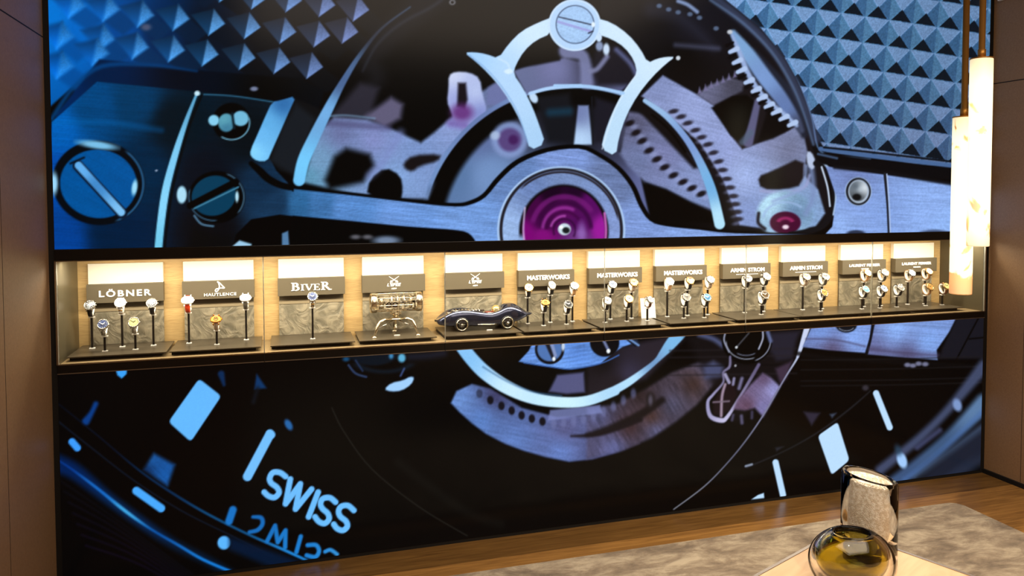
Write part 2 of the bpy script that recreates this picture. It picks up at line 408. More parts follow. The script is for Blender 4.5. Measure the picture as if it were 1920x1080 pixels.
# ---- the open lens of the watch, left part
poly(B(0,750, 20,680, 80,560, 140,440, 240,290, 350,180, 470,80, 600,0, 600,-300, 1000,-300, 1000,0, 1100,300, 1180,700, 600,860, 250,830), K, 3)
stroke(B(600,-40, 470,70, 360,170, 300,250, 330,330, 250,400), [60, 50, 45, 40, 30, 20], (20, 20, 24), 16, .8)
poly(B(140,480, 260,350, 340,370, 300,500, 130,560), (44, 42, 54), 9, .9)
poly(B(280,490, 390,410, 440,440, 430,500, 360,540), (92, 88, 116), 8)
poly(B(20,770, 80,560, 150,495, 290,505, 400,548, 515,602, 570,560, 650,490, 750,400, 830,350, 900,370, 890,450, 720,560, 610,700, 545,840, 300,835), brushed(cool(idw((600, 300, (104, 132, 176)), (640, 250, (98, 100, 150)), (700, 260, (116, 118, 176)), (780, 290, (112, 128, 186)), (580, 330, (88, 130, 168)), (740, 330, (120, 142, 200)), (850, 220, (132, 140, 200)), (930, 190, (90, 96, 140)))), 0, .04), 5)
stroke(B(130,490, 200,487, 320,500), 4, (120, 160, 196), 2, .5); stroke(B(120,520, 200,525, 380,540), 12, (70, 66, 104), 6, .55)
poly(B(200,625, 300,650, 320,700, 270,770, 130,800, 110,760, 150,660), K, 9)
poly(B(440,690, 480,655, 600,650, 590,680, 510,700, 480,725, 450,715), (20, 16, 18), 5, sm=1)
poly(B(285,830, 300,755, 365,705, 430,740, 440,800, 430,850), K, 3, sm=1)
stroke(B(300,740, 350,690, 430,560), 14, (120, 132, 190), 9, .5)
# hook with the violet jewel
poly(B(632,318, 660,302, 720,305, 765,330, 775,400, 795,460, 780,520, 720,560, 660,520, 640,465, 625,430, 632,370), idw((850, 140, (196, 206, 236)), (860, 190, (150, 160, 216)), (890, 170, (176, 190, 230)), (900, 215, (128, 140, 200))), 3, sm=1)
poly(B(672,350, 705,350, 712,420, 700,460, 668,450), (20, 14, 22), 4); ell(*B(688, 475)[0], 20, 16, (96, 44, 116), 10, .9)
stroke(B(640,520, 700,530), 14, (110, 84, 158), 8, .7)
poly(B(800,370, 850,340, 890,420, 850,450, 790,440), (104, 112, 160), 5)
# balance wheel rings
ell(1076, 452, 291, 293, K, 2, rin=.86, a0=196, a1=352)
ell(1076, 452, 250, 253, idw((850, 330, (86, 116, 160)), (900, 250, (92, 110, 158)), (950, 200, (60, 66, 92)), (1000, 200, (26, 26, 34)), (1080, 220, (14, 14, 18)), (1180, 230, (50, 52, 74)), (1250, 330, (98, 106, 156)), (920, 330, (110, 140, 188)), p=3), 7, a0=185, a1=350)
ell(1076, 452, 293, 295, idw((820, 330, (110, 140, 190)), (1084, 160, (150, 190, 236)), (900, 230, (100, 120, 170))), 1.6, rin=.972, a0=194, a1=300)
ell(*B(890, 590)[0], 34, 34, (126, 146, 196), 6, .9); ell(*B(890, 590)[0], 22, 22, (84, 66, 120), 5); ell(*B(905, 590)[0], 9, 9, (64, 30, 86), 4)
ell(*B(828, 572)[0], 9, 8, (170, 190, 220), 4, .8)
# parts seen between the two arms of the crest
poly(B(905,300, 1000,262, 1120,245, 1350,300, 1420,330, 1350,395, 1180,355, 1040,372, 960,400), idw((980, 140, (100, 108, 146)), (1040, 130, (112, 116, 160)), (1120, 120, (36, 34, 46)), (1180, 130, (96, 104, 150))), 4)
poly(B(905,290, 950,190, 1060,140, 1110,220, 1100,255, 1000,275), K, 4)
poly(B(1250,215, 1330,190, 1420,230, 1470,300, 1400,360, 1260,360, 1230,280), (26, 24, 32), 8)
stroke(B(1130,215, 1200,240, 1215,350), [30, 22, 24], (120, 126, 168), 6, .9); stroke(B(1300,240, 1260,290, 1232,300), 9, (120, 124, 160), 4, .9)
ell(*B(1297, 208)[0], 6, 11, (196, 216, 240), 2.5); ell(*B(1268, 195)[0], 7, 9, (130, 146, 180), 3)
stroke(B(1340,210, 1400,270, 1430,330), 8, (96, 104, 150), 5, .8)
ell(1076, 452, 282, 284, K, 3, rin=.93, a0=250, a1=292)
poly(B(1000,410, 1140,395, 1180,600, 1050,600), (18, 20, 26), 8); poly(B(1250,410, 1340,440, 1300,600, 1245,600), (24, 24, 34), 7)
stroke(B(1060,475, 1140,470), 14, (20, 60, 84), 8, .7)
poly(B(1178,445, 1222,445, 1238,610, 1160,612), idw((1083, 210, (110, 124, 170)), (1085, 265, (176, 206, 240))), 3)
stroke(B(1236,410, 1240,610), 3, (18, 20, 26), 1.5)
# ring at the right (bright) and the wheel plates
poly(C(300,-260, 780,-260, 790,30, 960,160, 1080,300, 1150,450, 1190,600, 1240,700, 1250,900, 1180,985, 500,960, 440,700, 360,640, 440,330, 480,270, 400,150, 280,60), idw((1200, 40, (14, 13, 16)), (1300, 60, (20, 20, 28)), (1280, 110, (8, 8, 9)), (1400, 250, (24, 20, 24)), (1200, 400, K), p=3), 3)
stroke(C(500,40, 620,75, 760,200), [30, 22, 12], (40, 42, 58), 14, .5); stroke(C(600,190, 780,205), 8, (80, 84, 112), 6, .6)
lil = lambda *s: brushed(cool(idw(*s)), 14, .05, 40, 2)
poly(C(455,405, 545,318, 620,360, 700,405, 760,445, 830,570, 880,630, 960,600, 1060,560, 1130,520, 1155,640, 1140,740, 1200,800, 1230,900, 1190,955, 1050,975, 870,950, 800,760, 700,600, 560,480), lil((1240, 160, (120, 124, 176)), (1300, 200, (138, 142, 198)), (1360, 280, (136, 140, 198)), (1400, 330, (148, 156, 214)), (1480, 280, (104, 102, 138)), (1400, 400, (122, 132, 190)), (1490, 400, (120, 146, 196)), (1440, 250, (118, 116, 160))), 3)
poly(C(690,400, 740,360, 830,325, 890,345, 880,385, 760,445), lil((1320, 160, (98, 94, 130)), (1380, 160, (64, 60, 80))), 4)
for k in range(7): poly([(1308+k*11+q[0], 170-k*5+q[1]) for q in ((0, 6), (3, -7), (7, 4))], (112, 108, 146), 2.5)
poly(C(750,455, 840,405, 900,400, 935,430, 905,560, 880,608, 830,570), K, 3); poly(C(945,600, 985,470, 1010,450, 1080,545, 1010,585), (10, 8, 9), 4)
poly(C(945,745, 1000,725, 1140,658, 1138,780, 1060,800, 960,800), idw((1440, 340, (16, 12, 12)), (1490, 320, (30, 24, 26))), 3.5, sm=1)
stroke(C(960,805, 1060,812, 1140,790, 1165,740), 6, (150, 156, 200), 3, .8)
stroke(C(945,430, 925,520, 905,600), [12, 15, 19], (96, 96, 134), 3, .9); stroke(C(915,560, 880,600), 12, (80, 96, 120), 4, .7)
# second wheel with its dark teeth
poly(C(400,470, 470,480, 560,560, 640,640, 720,740, 760,890, 660,850, 560,800, 470,770, 400,700, 365,650, 380,560), lil((1190, 230, (80, 76, 108)), (1240, 290, (112, 110, 160)), (1300, 350, (124, 130, 184)), (1200, 300, (100, 104, 150)), (1320, 380, (116, 126, 180))), 5)
stroke(C(440,440, 560,560, 680,700), [16, 18, 10], (14, 12, 14), 5)
poly(C(470,770, 560,800, 690,870, 760,905, 765,945, 560,925, 520,905), K, 4)
for k, (tx, ty) in enumerate(C(405,520, 432,560, 458,595, 487,635, 520,672, 553,706, 590,740, 630,768, 668,794, 708,818)): ell(tx, ty, 9.5, 5, (18, 14, 18), 2.6, .95, rot=-24); ell(tx+9, ty+7, 7, 3.5, (150, 160, 206), 3, .5, rot=-24)
for k, (tx, ty) in enumerate(C(590,470, 622,493, 650,520, 682,550, 708,580, 735,610, 758,645, 780,682, 797,718, 815,755, 828,792, 842,828, 850,862, 858,895, 862,925)): ell(tx, ty, 9.5, 4.4, (30, 26, 36), 2.4, .9, rot=-14 if k < 8 else -4); ell(tx-2, ty+8, 8, 3.4, (150, 160, 212), 3, .45, rot=-10)
stroke(C(470,425, 560,490, 640,580, 700,680, 750,800, 785,945), [8, 11, 12, 15, 18, 20], idw((1215, 195, (150, 186, 226)), (1290, 270, (120, 150, 206)), (1330, 350, (110, 170, 220)), (1350, 410, (176, 222, 244))), 1.8)
stroke(C(500,485, 570,545, 640,640), 5, K, 2)
# silver toothed rim, upper right
stroke(C(925,215, 1010,320, 1070,400, 1115,500, 1140,570), [10, 22, 26, 20, 12], (30, 34, 48), 5)
stroke(C(842,140, 900,220, 970,320, 1040,410, 1100,500, 1130,550), [12, 24, 28, 26, 20, 10], idw((1390, 90, (120, 160, 206)), (1430, 150, (118, 150, 204)), (1470, 200, (96, 120, 172)), (1495, 240, (60, 66, 90))), 4)
stroke(C(838,150, 870,225, 905,310, 955,390, 1005,440, 1060,485, 1110,530), [5, 9, 10, 10, 9, 8, 6], (146, 168, 212), 3)
for (tx, ty) in C(840,215, 855,262, 872,300, 905,345, 935,382, 960,415, 990,448, 1020,475, 1052,500, 1088,525): stroke([(tx-5, ty+2), (tx+8, ty-4)], [7.5, 10], (170, 192, 230), 1.8)
for (tx, ty) in C(835,188, 845,240, 862,282, 888,325, 918,364, 945,400, 975,432, 1003,462, 1035,490, 1068,515): stroke([(tx-9, ty+2), (tx+3, ty-4)], [7, 4], (9, 8, 11), 1.6)
for q, (tx, ty) in enumerate(C(530,25, 570,40, 610,52, 660,60, 700,75, 770,120, 828,135)): ell(tx, ty, 5, 4, (80, 96, 124) if q != 6 else (190, 196, 206), 2)
stroke(C(610,5, 650,20, 690,50), 7, (120, 140, 180), 3)
# rim of the lens on the right
stroke(C(740,-20, 880,70, 1010,190, 1100,330, 1160,480, 1200,620, 1225,690), [20, 22, 24, 24, 24, 22, 18], (10, 10, 12), 2)
stroke(C(745,0, 880,95, 1000,215, 1085,350, 1140,480, 1180,610), [5, 6, 6, 6, 5, 4], (64, 82, 108), 3, .9)
stroke(C(800,-20, 940,90, 1050,215, 1130,370, 1175,500, 1212,640, 1350,665, 1420,672), 3, (70, 96, 130), 1.6, .9)
stroke(B(470,30, 350,120, 260,230, 190,340, 130,450, 60,590, 20,680, 2,760), [3, 5, 8, 12, 18, 22, 23, 22], idw((700, 60, (40, 46, 60)), (640, 150, (70, 96, 140)), (610, 210, (110, 168, 222)), (570, 310, (112, 196, 246))), 1.8)
stroke(B(640,-30, 560,30, 430,100, 330,190, 270,300), [5, 6, 6, 5, 3], (46, 50, 62), 4, .6)
# small jewel at the lower right of the lens
ell(*C(1060, 905)[0], 52, 44, lil((1440, 380, (170, 196, 230)), (1490, 400, (96, 118, 160)), (1470, 430, (140, 160, 200))), 5)
ell(*C(1062, 925)[0], 44, 34, (150, 178, 220), 2, .7, rin=.88, a0=180, a1=330); ell(*C(1062, 940)[0], 29, 21, (66, 8, 44), 2); ell(*C(1062, 944)[0], 18, 13, (150, 40, 96), 3, rin=.6, a0=190, a1=350); ell(*C(1063, 958)[0], 6, 4, (230, 210, 224), 2)
stroke(C(950,900, 948,940, 975,965), 6, (30, 26, 34), 3)
stroke(C(1150,700, 1135,790, 1060,830, 1010,850), 5, (140, 160, 206), 4, .8); stroke(C(1170,700, 1180,820, 1150,900), 10, (120, 140, 186), 6, .8)
poly(C(1150,640, 1172,640, 1190,680, 1180,720, 1155,700), (176, 190, 220), 2.5, sm=1)
stroke(C(1190,690, 1235,700, 1262,770, 1268,860, 1240,930, 1190,968, 1080,985), [10, 10, 10, 10, 12, 10, 6], (16, 16, 20), 2)
stroke(C(1222,685, 1262,740, 1276,830, 1266,905), 4, (170, 196, 230), 1.8); stroke(C(1215,705, 1240,790, 1250,870), 3, (200, 216, 240), 1.6)
# knurled texture on the right: rows of pyramids
def pyr(x, y):
    ex = (x-1400)*2.25; ey = y*2.25
    dx = ex-405; dy = ey-458
    t = (dy-dx*0.148)/(-111.5-0.02*dx*0.0); t = t*1.0
    s = (dx-t*12)/(101.0)
    ti = np.floor(t+0.40); si = np.floor(s+0.5); u = s-si; v = t-ti      # u -.5..+.5 , v -.4..+.6 (up)
    vv = np.where(v < 0, v/0.40, v/0.60); uu = u/0.5
    n = vnoise(x/1.7, y/1.7)-.5
    top = np.array((128, 168, 220)); lef = np.array((88, 140, 186)); rig = np.array((66, 112, 160)); bot = np.array((16, 26, 38))
    isb = (v < 0.08) & (np.abs(uu)*1.16 < (0.08-v)/0.47) & (v > -.375); ist = (v >= 0) & (np.abs(uu) < vv)
    c = np.where(isb[..., None], bot, np.where(ist[..., None], top, np.where((uu < 0)[..., None], lef, rig))).astype(np.float32)
    edge = np.clip(1-np.abs(np.abs(uu)-np.abs(vv))*8, 0, 1)*(~isb)
    c = c*(1+0.12*edge+0.24*n)[..., None]
    fall = np.clip((x-1340)/420, 0, 1); low = np.clip((y-120)/180, 0, 1)
    c *= (.93-0.16*fall*(1-low*.3)-0.08*low)[..., None]
    c[..., 0] += 10*low*(~isb); return c
poly(C(790,-500, 2400,-500, 2400,740, 1900,712, 1640,694, 1235,640, 1205,590, 1165,460, 1120,350, 1055,235, 960,120, 800,-10), pyr, 1.3)
stroke([(1340, -5), (1420, 60), (1470, 120), (1505, 190), (1530, 262)], 16, (120, 140, 200), 9, .35)
stroke(D(310,628, 500,655, 870,700, 1060,725), 8, (70, 100, 146), 1.5); stroke(D(325,622, 500,640, 870,683), 4, (8, 12, 18), 1.4)
stroke(D(330,670, 500,695, 870,735, 1060,750), 22, (8, 8, 11), 2); stroke(D(300,650, 380,668), 4, (60, 80, 110), 2)
poly([(1548, 312), (1640, 325), (1790, 345), (1900, 352), (1900, 460), (1528, 460), (1560, 425), (1568, 370)], brushed(idw((1600, 330, (110, 128, 182)), (1650, 400, (126, 156, 216)), (1740, 380, (136, 168, 228)), (1560, 430, (140, 172, 230)), (1780, 430, (140, 176, 236))), 3, .07, 30), 1.5)
stroke(D(370,705, 560,725, 620,735, 860,775), 7, (14, 14, 18), 3, .9)
poly([(1868, 340), (1790, 345), (1788, 356), (1868, 362)], K, 2)
stroke(D(582,735, 592,860, 598,985), [6, 4, 4], (26, 28, 36), 1.2); stroke(D(590,735, 600,860, 605,985), 2, (170, 190, 226), 1)
ell(*D(470, 808)[0], 25, 27, (170, 196, 232), 1.5); ell(*D(470, 808)[0], 23.5, 26, (24, 26, 32), 1.5); ell(*D(471, 808)[0], 19.5, 22, (170, 186, 206), 1.5)
ell(*D(470, 806)[0], 17, 19, idw((1605, 350, (60, 72, 84)), (1620, 352, (230, 238, 246)), (1608, 368, (16, 18, 20)), (1612, 355, (200, 214, 226))), 2); ell(*D(463, 832)[0], 8, 6, (14, 16, 18), 2)
ell(*D(460, 985)[0], 17, 6, (40, 48, 70), 2); ell(*D(790, 985)[0], 26, 7, (70, 84, 116), 3)

# central bridge with the large jewel
top_edge = B(-20,798, 250,828, 500,858, 660,872, 730,862, 790,830, 850,760, 930,690, 1050,642, 1180,628)+C(270,660, 350,715, 410,790, 445,870, 490,932, 560,955, 700,970, 850,985, 1250,992)
stroke(top_edge, [10, 12, 13, 14, 16, 17, 18, 18, 17, 16, 16, 17, 18, 18, 16, 12, 10, 8, 4], K, 1.6)
poly(list(map(tuple, cr(top_edge, 3)[:, :2]))+C(1250,1100)+B(790,1100, 740,1010, 715,985, 650,972, 450,958, 200,935, -20,915),
     brushed(idw((520, 380, (20, 50, 80)), (560, 380, (44, 98, 148)), (600, 380, (60, 110, 166)), (650, 390, (84, 132, 196)), (760, 410, (104, 146, 212)), (880, 420, (112, 152, 216)), (960, 320, (98, 128, 182)), (1060, 290, (120, 146, 206)), (1150, 330, (100, 118, 162)), (1200, 430, (120, 146, 204)), (1300, 435, (130, 160, 220)), p=4), 6, .10, 26, 1.3), 1.4)
stroke(B(-20,915, 200,936, 450,960, 650,975, 715,990, 745,1030), 5, K, 1.5); poly(B(-30,922, 200,944, 450,968, 660,984, 730,1060, -30,1060), K, 2)
for q in (240, 290): ell(*B(q, 1000)[0], 9, 4, (110, 110, 120), 3, .8)
ell(*B(370, 1015)[0], 24, 8, (120, 140, 170), 5, .9); ell(1052, 432, 120, 120, (166, 196, 236), 1.6); ell(1052, 432, 116, 117, (34, 32, 40), 1.5)
ell(1052, 432, 110, 112, brushed(idw((950, 430, (150, 180, 226)), (1052, 330, (112, 134, 180)), (1150, 430, (128, 150, 204)), (1000, 350, (104, 128, 180))), 20, .06, 20, 1.3), 1.6)
ell(1052, 434, 111, 113, (40, 36, 44), 1.4, rin=.965, a0=225, a1=350); ell(1057, 434, 84, 88, (14, 8, 12), 3, a0=170, a1=400)
ell(1057, 432, 77, 82, idw((985, 440, (120, 6, 112)), (995, 385, (64, 4, 62)), (1035, 360, (26, 3, 28)), (1075, 356, (30, 4, 34)), (1110, 380, (84, 10, 92)), (1130, 430, (150, 26, 150)), (1057, 392, (84, 10, 86)), (1020, 420, (60, 4, 62)), (1018, 440, (124, 12, 116)), (1088, 420, (76, 10, 84)), (1085, 445, (104, 50, 122)), p=4), 2.5)
for rr, cc, aa, bb in ((66, (112, 26, 114), 190, 330), (54, (50, 4, 54), 200, 360), (44, (150, 52, 152), 180, 300), (36, (60, 4, 60), 180, 330), (28, (190, 90, 190), 190, 280), (22, (40, 4, 44), 150, 400)):
    ell(1058, 432, rr, rr*1.03, cc, 3, .75, rin=.86, a0=aa, a1=bb)
ell(1090, 436, 8, 18, (150, 110, 190), 6, .7); ell(1058, 430, 12, 11, (196, 216, 226), 2); ell(1061, 432, 7, 6, (24, 28, 30), 2); ell(1052, 426, 3.5, 3, (250, 252, 255), 1.5)
stroke([(984, 390), (981, 430), (984, 460)], 3, (220, 200, 240), 2, .8); stroke([(1133, 400), (1136, 430), (1134, 460)], 4, (236, 120, 220), 2, .8)

# the bright crest around the large screw
crest = idw((1000, 60, (200, 226, 250)), (1180, 60, (204, 228, 250)), (880, 105, (160, 204, 248)), (960, 160, (176, 210, 246)), (1010, 260, (166, 204, 240)), (1160, 250, (184, 216, 242)), (1250, 112, (204, 228, 250)))
poly(B(1075,70, 1010,95, 940,130, 885,185, 842,247, 790,228, 740,220, 698,222, 745,258, 800,310, 860,380, 915,470, 955,560, 975,635, 1040,606, 1015,530, 985,450, 945,370, 905,312, 915,275, 950,215, 1000,170, 1065,142), crest, 1.4, sm=1)
poly(C(262,75, 330,95, 400,145, 450,205, 482,266, 520,248, 560,240, 598,240, 560,268, 500,325, 440,400, 390,490, 360,580, 347,660, 285,628, 300,560, 330,480, 370,400, 410,345, 437,310, 425,255, 385,200, 330,165, 270,145), crest, 1.4, sm=1)
for P_ in (B(842,247, 880,268, 890,298), ): stroke(P_, 3, (204, 228, 252), 2, .7)
stroke(B(720,232, 800,300, 870,385, 925,480, 965,600), 2.5, (120, 160, 210), 1.5, .6); stroke(C(437,312, 395,370, 345,460, 310,560, 290,628), 2.5, (214, 232, 250), 1.5, .7)
ell(*B(885, 302)[0], 8, 4.5, (210, 232, 250), 1.8); ell(*B(990, 412)[0], 7, 11, (186, 212, 240), 2, rot=-30)
stroke(B(975,395, 1060,372, 1190,362), 6, (170, 204, 244), 1.5); stroke(C(90,362, 240,366, 378,393), 6, (160, 198, 240), 1.5); stroke(B(1010,402, 1100,385, 1190,378), 4, K, 2)
ell(1077, 47, 49, 48.5, (176, 208, 246), 1.4); ell(1077, 47, 49, 48.5, (204, 226, 250), 1.2, .8, rin=.94)
ell(1078, 46, 36.5, 36.5, (60, 78, 108), 1.3); ell(1078, 46, 34.5, 34.5, brushed((158, 194, 236), 20, .03), 1.3)
stroke(C(108,72, 252,106), 2.6, (40, 50, 76), 1.1); stroke(C(104,92, 240,132), 4.5, (150, 156, 216), 1.6); stroke(C(232,140, 250,132), 3, (40, 50, 76), 1.2); ell(*C(252, 104)[0], 3.5, 5, (220, 236, 250), 1.4)
ell(*C(276, 158)[0], 5.5, 8, (196, 220, 248), 1.5); ell(*C(610, 245)[0], 4, 4, (200, 210, 220), 1.4); ell(*B(648, 10)[0], 6, 5, (110, 110, 116), 1.6); ell(*B(648, 10)[0], 3, 2.6, K, 1.2)
ell(*A(480, 720)[0], 2.2, 1.6, (150, 170, 200), 1)
# faint horizontal banding of the LED panels
ell(1, 1, 1, 1, K)

# ---- lower picture ---------------------------------------------------------------------------
LOW0 = at(1843, 595, 1, 0).z
blue = idw((330, 780, (98, 180, 250)), (480, 850, (112, 186, 252)), (650, 980, (104, 184, 252)), (150, 830, (50, 140, 235)))
rpoly(E_(720,172, 822,252, 682,462, 580,370), 8, blue, 1.3); poly(E_(700,180, 745,170, 735,200), blue, 2, .0)
stroke(E_(1046,428, 943,622), 17, blue, 1.3); stroke(E_(1046,424, 1052,430), 15, blue, 1.3)
stroke(E_(136,462, 160,490), 13, (58, 150, 245), 1.6); poly(E_(512,516, 608,568, 575,666, 466,590), brushed(idw((280, 860, (26, 88, 160)), (310, 890, (22, 84, 158)), (275, 880, (14, 48, 96))), 45, .06), 6)
stroke(E_(432,688, 545,768), 15, (70, 164, 248), 1.6); ell(*E_(835, 927)[0], 12, 12.5, (88, 176, 250), 2)
stroke(E_(245,288, 225,330, 200,368), [9, 9, 14], (8, 56, 128), 4); stroke(E_(822,150, 835,200), [12, 5], (10, 40, 80), 3); poly(E_(985,150, 1030,215, 975,220), (12, 50, 96), 3)
stroke(E_(990,215, 970,280), 6, (14, 20, 30), 5, .8); ell(*E_(1132, 384)[0], 6, 11, (36, 96, 160), 2.5, rot=-30); poly(E_(335,120, 388,120, 386,150, 365,170, 345,155), (56, 156, 240), 1.6)
# dial edge arcs, lower left
stroke(E_(60,560, 150,600, 300,720, 450,830, 600,930, 760,1010, 900,1090), [34, 30, 22, 20, 18, 16, 14], idw((110, 880, (0, 40, 110)), (250, 960, (6, 50, 110)), (360, 1040, (4, 34, 70))), 9, .7)
stroke(E_(60,540, 130,585, 250,675, 380,780, 500,865, 620,935, 740,1005, 880,1065), [2, 4, 5, 6, 4, 5, 5, 5], idw((120, 880, (4, 50, 130)), (190, 920, (20, 100, 190)), (235, 960, (60, 160, 220)), (300, 1000, (10, 80, 160)), (400, 1060, (20, 120, 210))), 1.8)
stroke(E_(70,285, 250,430, 440,590, 600,700, 760,795, 950,890, 1100,955, 1230,1015), [2, 2, 3, 4, 4, 4, 5, 4], idw((110, 760, (6, 12, 26)), (200, 830, (7, 16, 34)), (300, 900, (8, 40, 76)), (420, 990, (14, 76, 124)), (560, 1048, (30, 130, 210))), 1.6)
stroke(E_(75,370, 200,470, 420,640, 640,780, 860,890, 1060,990), 2, (14, 24, 40), 1.6); poly(E_(860,900, 1180,1010, 1100,1060, 860,960), (4, 24, 52), 8, .9)
for k in range(7): stroke(E_(80+20*k,640+50*k, 300+30*k,790+42*k, 700+20*k,1080+30*k), 3, (9+k, 10, 16+2*k), 3, .8)
# SWISS and its reflection
ltr = 10.6
for P_ in (E_(1118,622, 1092,604, 1060,604, 1045,630, 1052,652, 1078,672, 1088,696, 1068,718, 1040,712, 1020,694), E_(1348,740, 1322,720, 1290,724, 1279,748, 1288,770, 1312,792, 1318,818, 1298,838, 1272,830, 1254,808), E_(1432,778, 1405,756, 1374,760, 1362,782, 1370,806, 1396,828, 1402,852, 1382,870, 1356,862, 1340,842)):
    stroke(P_, ltr, blue, 1.2)
stroke(E_(1140,634, 1118,748, 1186,656, 1164,772, 1238,680), ltr, blue, 1.2, sm=1); stroke(E_(1268,694, 1224,808), ltr, blue, 1.2)
rf = idw((480, 970, (20, 100, 176)), (560, 1030, (26, 120, 200)), (640, 1045, (50, 140, 210)))
stroke(E_(968,808, 1005,812, 1012,840, 990,868, 952,878), [6, 8, 8, 8, 7], rf, 2); stroke(E_(1033,920, 1070,848, 1082,925, 1118,870, 1116,948), 8, rf, 1.8, sm=1)
stroke(E_(1188,898, 1168,970), 8, rf, 1.8); stroke(E_(1220,938, 1258,938, 1272,965, 1255,992, 1215,985), 8, rf, 1.8); stroke(E_(1300,968, 1325,960, 1355,980), 7, rf, 1.8)
stroke(E_(876,775, 858,828), 14, (24, 110, 190), 2.5)
# lens shape left of the middle and a faint arc
ell(720, 668, 66, 32, (14, 26, 38), 4, .8, rin=.8, a0=10, a1=170); ell(700, 655, 52, 30, (10, 22, 34), 3, .8)
stroke(F(120,190, 150,225, 195,240), 3, (50, 70, 110), 2); stroke(F(150,170, 180,215), 2, (40, 60, 100), 2); ell(*F(345, 160)[0], 7, 8, (90, 170, 210), 3); stroke(F(355,205, 340,235), 3, (60, 80, 130), 2); ell(*F(110, 165)[0], 6, 4, (20, 70, 110), 3); ell(*F(300, 152)[0], 4, 5, (60, 130, 180), 3)
poly(F(270,292, 300,265, 350,255, 380,238, 398,243, 385,272, 345,298, 300,302), (156, 202, 250), 2, sm=1)
stroke(F(380,155, 460,150, 520,140), 12, (22, 28, 44), 8, .8)
stroke(F(50,370, 100,470, 220,630, 420,790, 620,910), 1.6, (34, 32, 28), 1.2); stroke(F(330,600, 600,800, 760,860), 14, (16, 15, 13), 10, .6)
# toothed plate under the white arc
poly(F(552,350, 575,300, 640,270, 720,290, 850,370, 1000,410, 1180,400, 1350,330, 1350,522, 1250,560, 1150,588, 1050,598, 950,578, 860,552, 780,522, 700,480, 640,435, 590,390), brushed(idw((860, 750, (104, 140, 204)), (900, 790, (88, 124, 190)), (960, 830, (92, 122, 186)), (1050, 850, (98, 124, 190)), (1130, 850, (72, 76, 120)), (1060, 800, (84, 86, 130)), (1150, 790, (90, 90, 130)), (1180, 830, (40, 32, 44)), (930, 740, (60, 60, 96))), 12, .06, 30, 4), 3)
poly(G(0,500, 150,480, 300,400, 430,320, 560,270, 650,260, 700,300, 660,360, 560,480, 450,570, 330,650, 180,715, 0,758), brushed(idw((1120, 780, (78, 80, 118)), (1180, 800, (62, 42, 46)), (1220, 780, (66, 46, 44)), (1260, 760, (74, 72, 96)), (1300, 720, (58, 42, 40)), (1340, 690, (110, 110, 150)), (1150, 840, (84, 88, 132)), (1230, 810, (80, 80, 112)), (1200, 740, (36, 26, 28))), 60, .14, 18, 4), 5)
stroke(G(0,635, 120,600, 250,545, 380,460), [6, 12, 16, 12], (14, 10, 11), 5, .85); stroke(F(1060,490, 1180,480, 1350,420), [3, 8, 9], (22, 16, 20), 4)
for k, (tx, ty) in enumerate(F(672,310, 718,338, 765,362, 808,382, 850,402, 893,416, 938,428)): ell(tx, ty, 6, 8, (20, 18, 26), 2, .5+.5*min(k, 1))
for k in range(9): ell(*F(985+42*k, 436-2.2*k*k*.9)[0], 5, 9, (110, 116, 164), 3, .55)
poly(F(970,380, 1180,358, 1190,392, 960,425), (120, 130, 186), 3, .8); ell(*G(322, 460)[0], 9, 16, (30, 24, 26), 4, .9); ell(*G(322, 460)[0], 4, 9, (76, 70, 84), 3)
# inner parts above the white arc
poly(F(620,110, 900,110, 1350,80, 1350,240, 1240,290, 1130,325, 1020,335, 900,320, 790,275, 690,205), K, 3)
poly(F(965,302, 1000,232, 1112,220, 1118,305, 1040,312), (82, 84, 124), 4); poly(F(1200,240, 1330,185, 1345,220, 1240,270), (44, 34, 52), 6)
poly(G(0,250, 100,200, 250,170, 440,130, 490,150, 400,250, 300,350, 100,420, 0,440), idw((1130, 680, (16, 13, 15)), (1180, 700, (50, 46, 66)), (1220, 660, (40, 34, 42)), (1150, 720, (30, 24, 30))), 8)
poly(F(838,175, 880,130, 905,80, 1200,60, 1270,60)+G(190,140, 240,160, 264,182, 222,176, 180,190, 130,225)+F(1180,185, 1060,208, 950,195), brushed(idw((1000, 660, (98, 140, 212)), (1080, 660, (88, 132, 208)), (1150, 650, (96, 140, 212)), (1040, 685, (104, 150, 222))), -8, .12, 30, 2.5), 1.6)
stroke(F(860,180, 980,198, 1060,206, 1180,184, 1260,148), 2.2, (60, 100, 170), 1.2)
for q in ((968, 125, 62, 62), (1200, 95, 62, 60)):
    cx_, cy_ = F(q[0], q[1])[0]; ell(cx_, cy_, q[2]/2.25, q[3]/2.25, (10, 10, 14), 1.6)
ell(*F(968, 122)[0], 23, 23, (84, 124, 190), 2, .9); stroke(F(940,60, 985,160), 8, (24, 26, 36), 2); stroke(F(975,95, 992,150), 6, (130, 146, 190), 2); ell(*F(986, 164)[0], 3, 4, (230, 240, 250), 1.2); ell(*F(1025, 110)[0], 3, 9, (190, 206, 226), 1.5)
stroke(F(1195,85, 1215,125), 5, (110, 120, 160), 2); ell(*F(1216, 131)[0], 3.4, 4, (240, 246, 252), 1.1)
poly(G(205,150, 255,150, 265,180, 240,190), (30, 40, 60), 3); stroke(G(195,145, 245,185), 3, (14, 14, 20), 1.6); stroke(G(215,150, 262,182), 3, (120, 160, 220), 2)
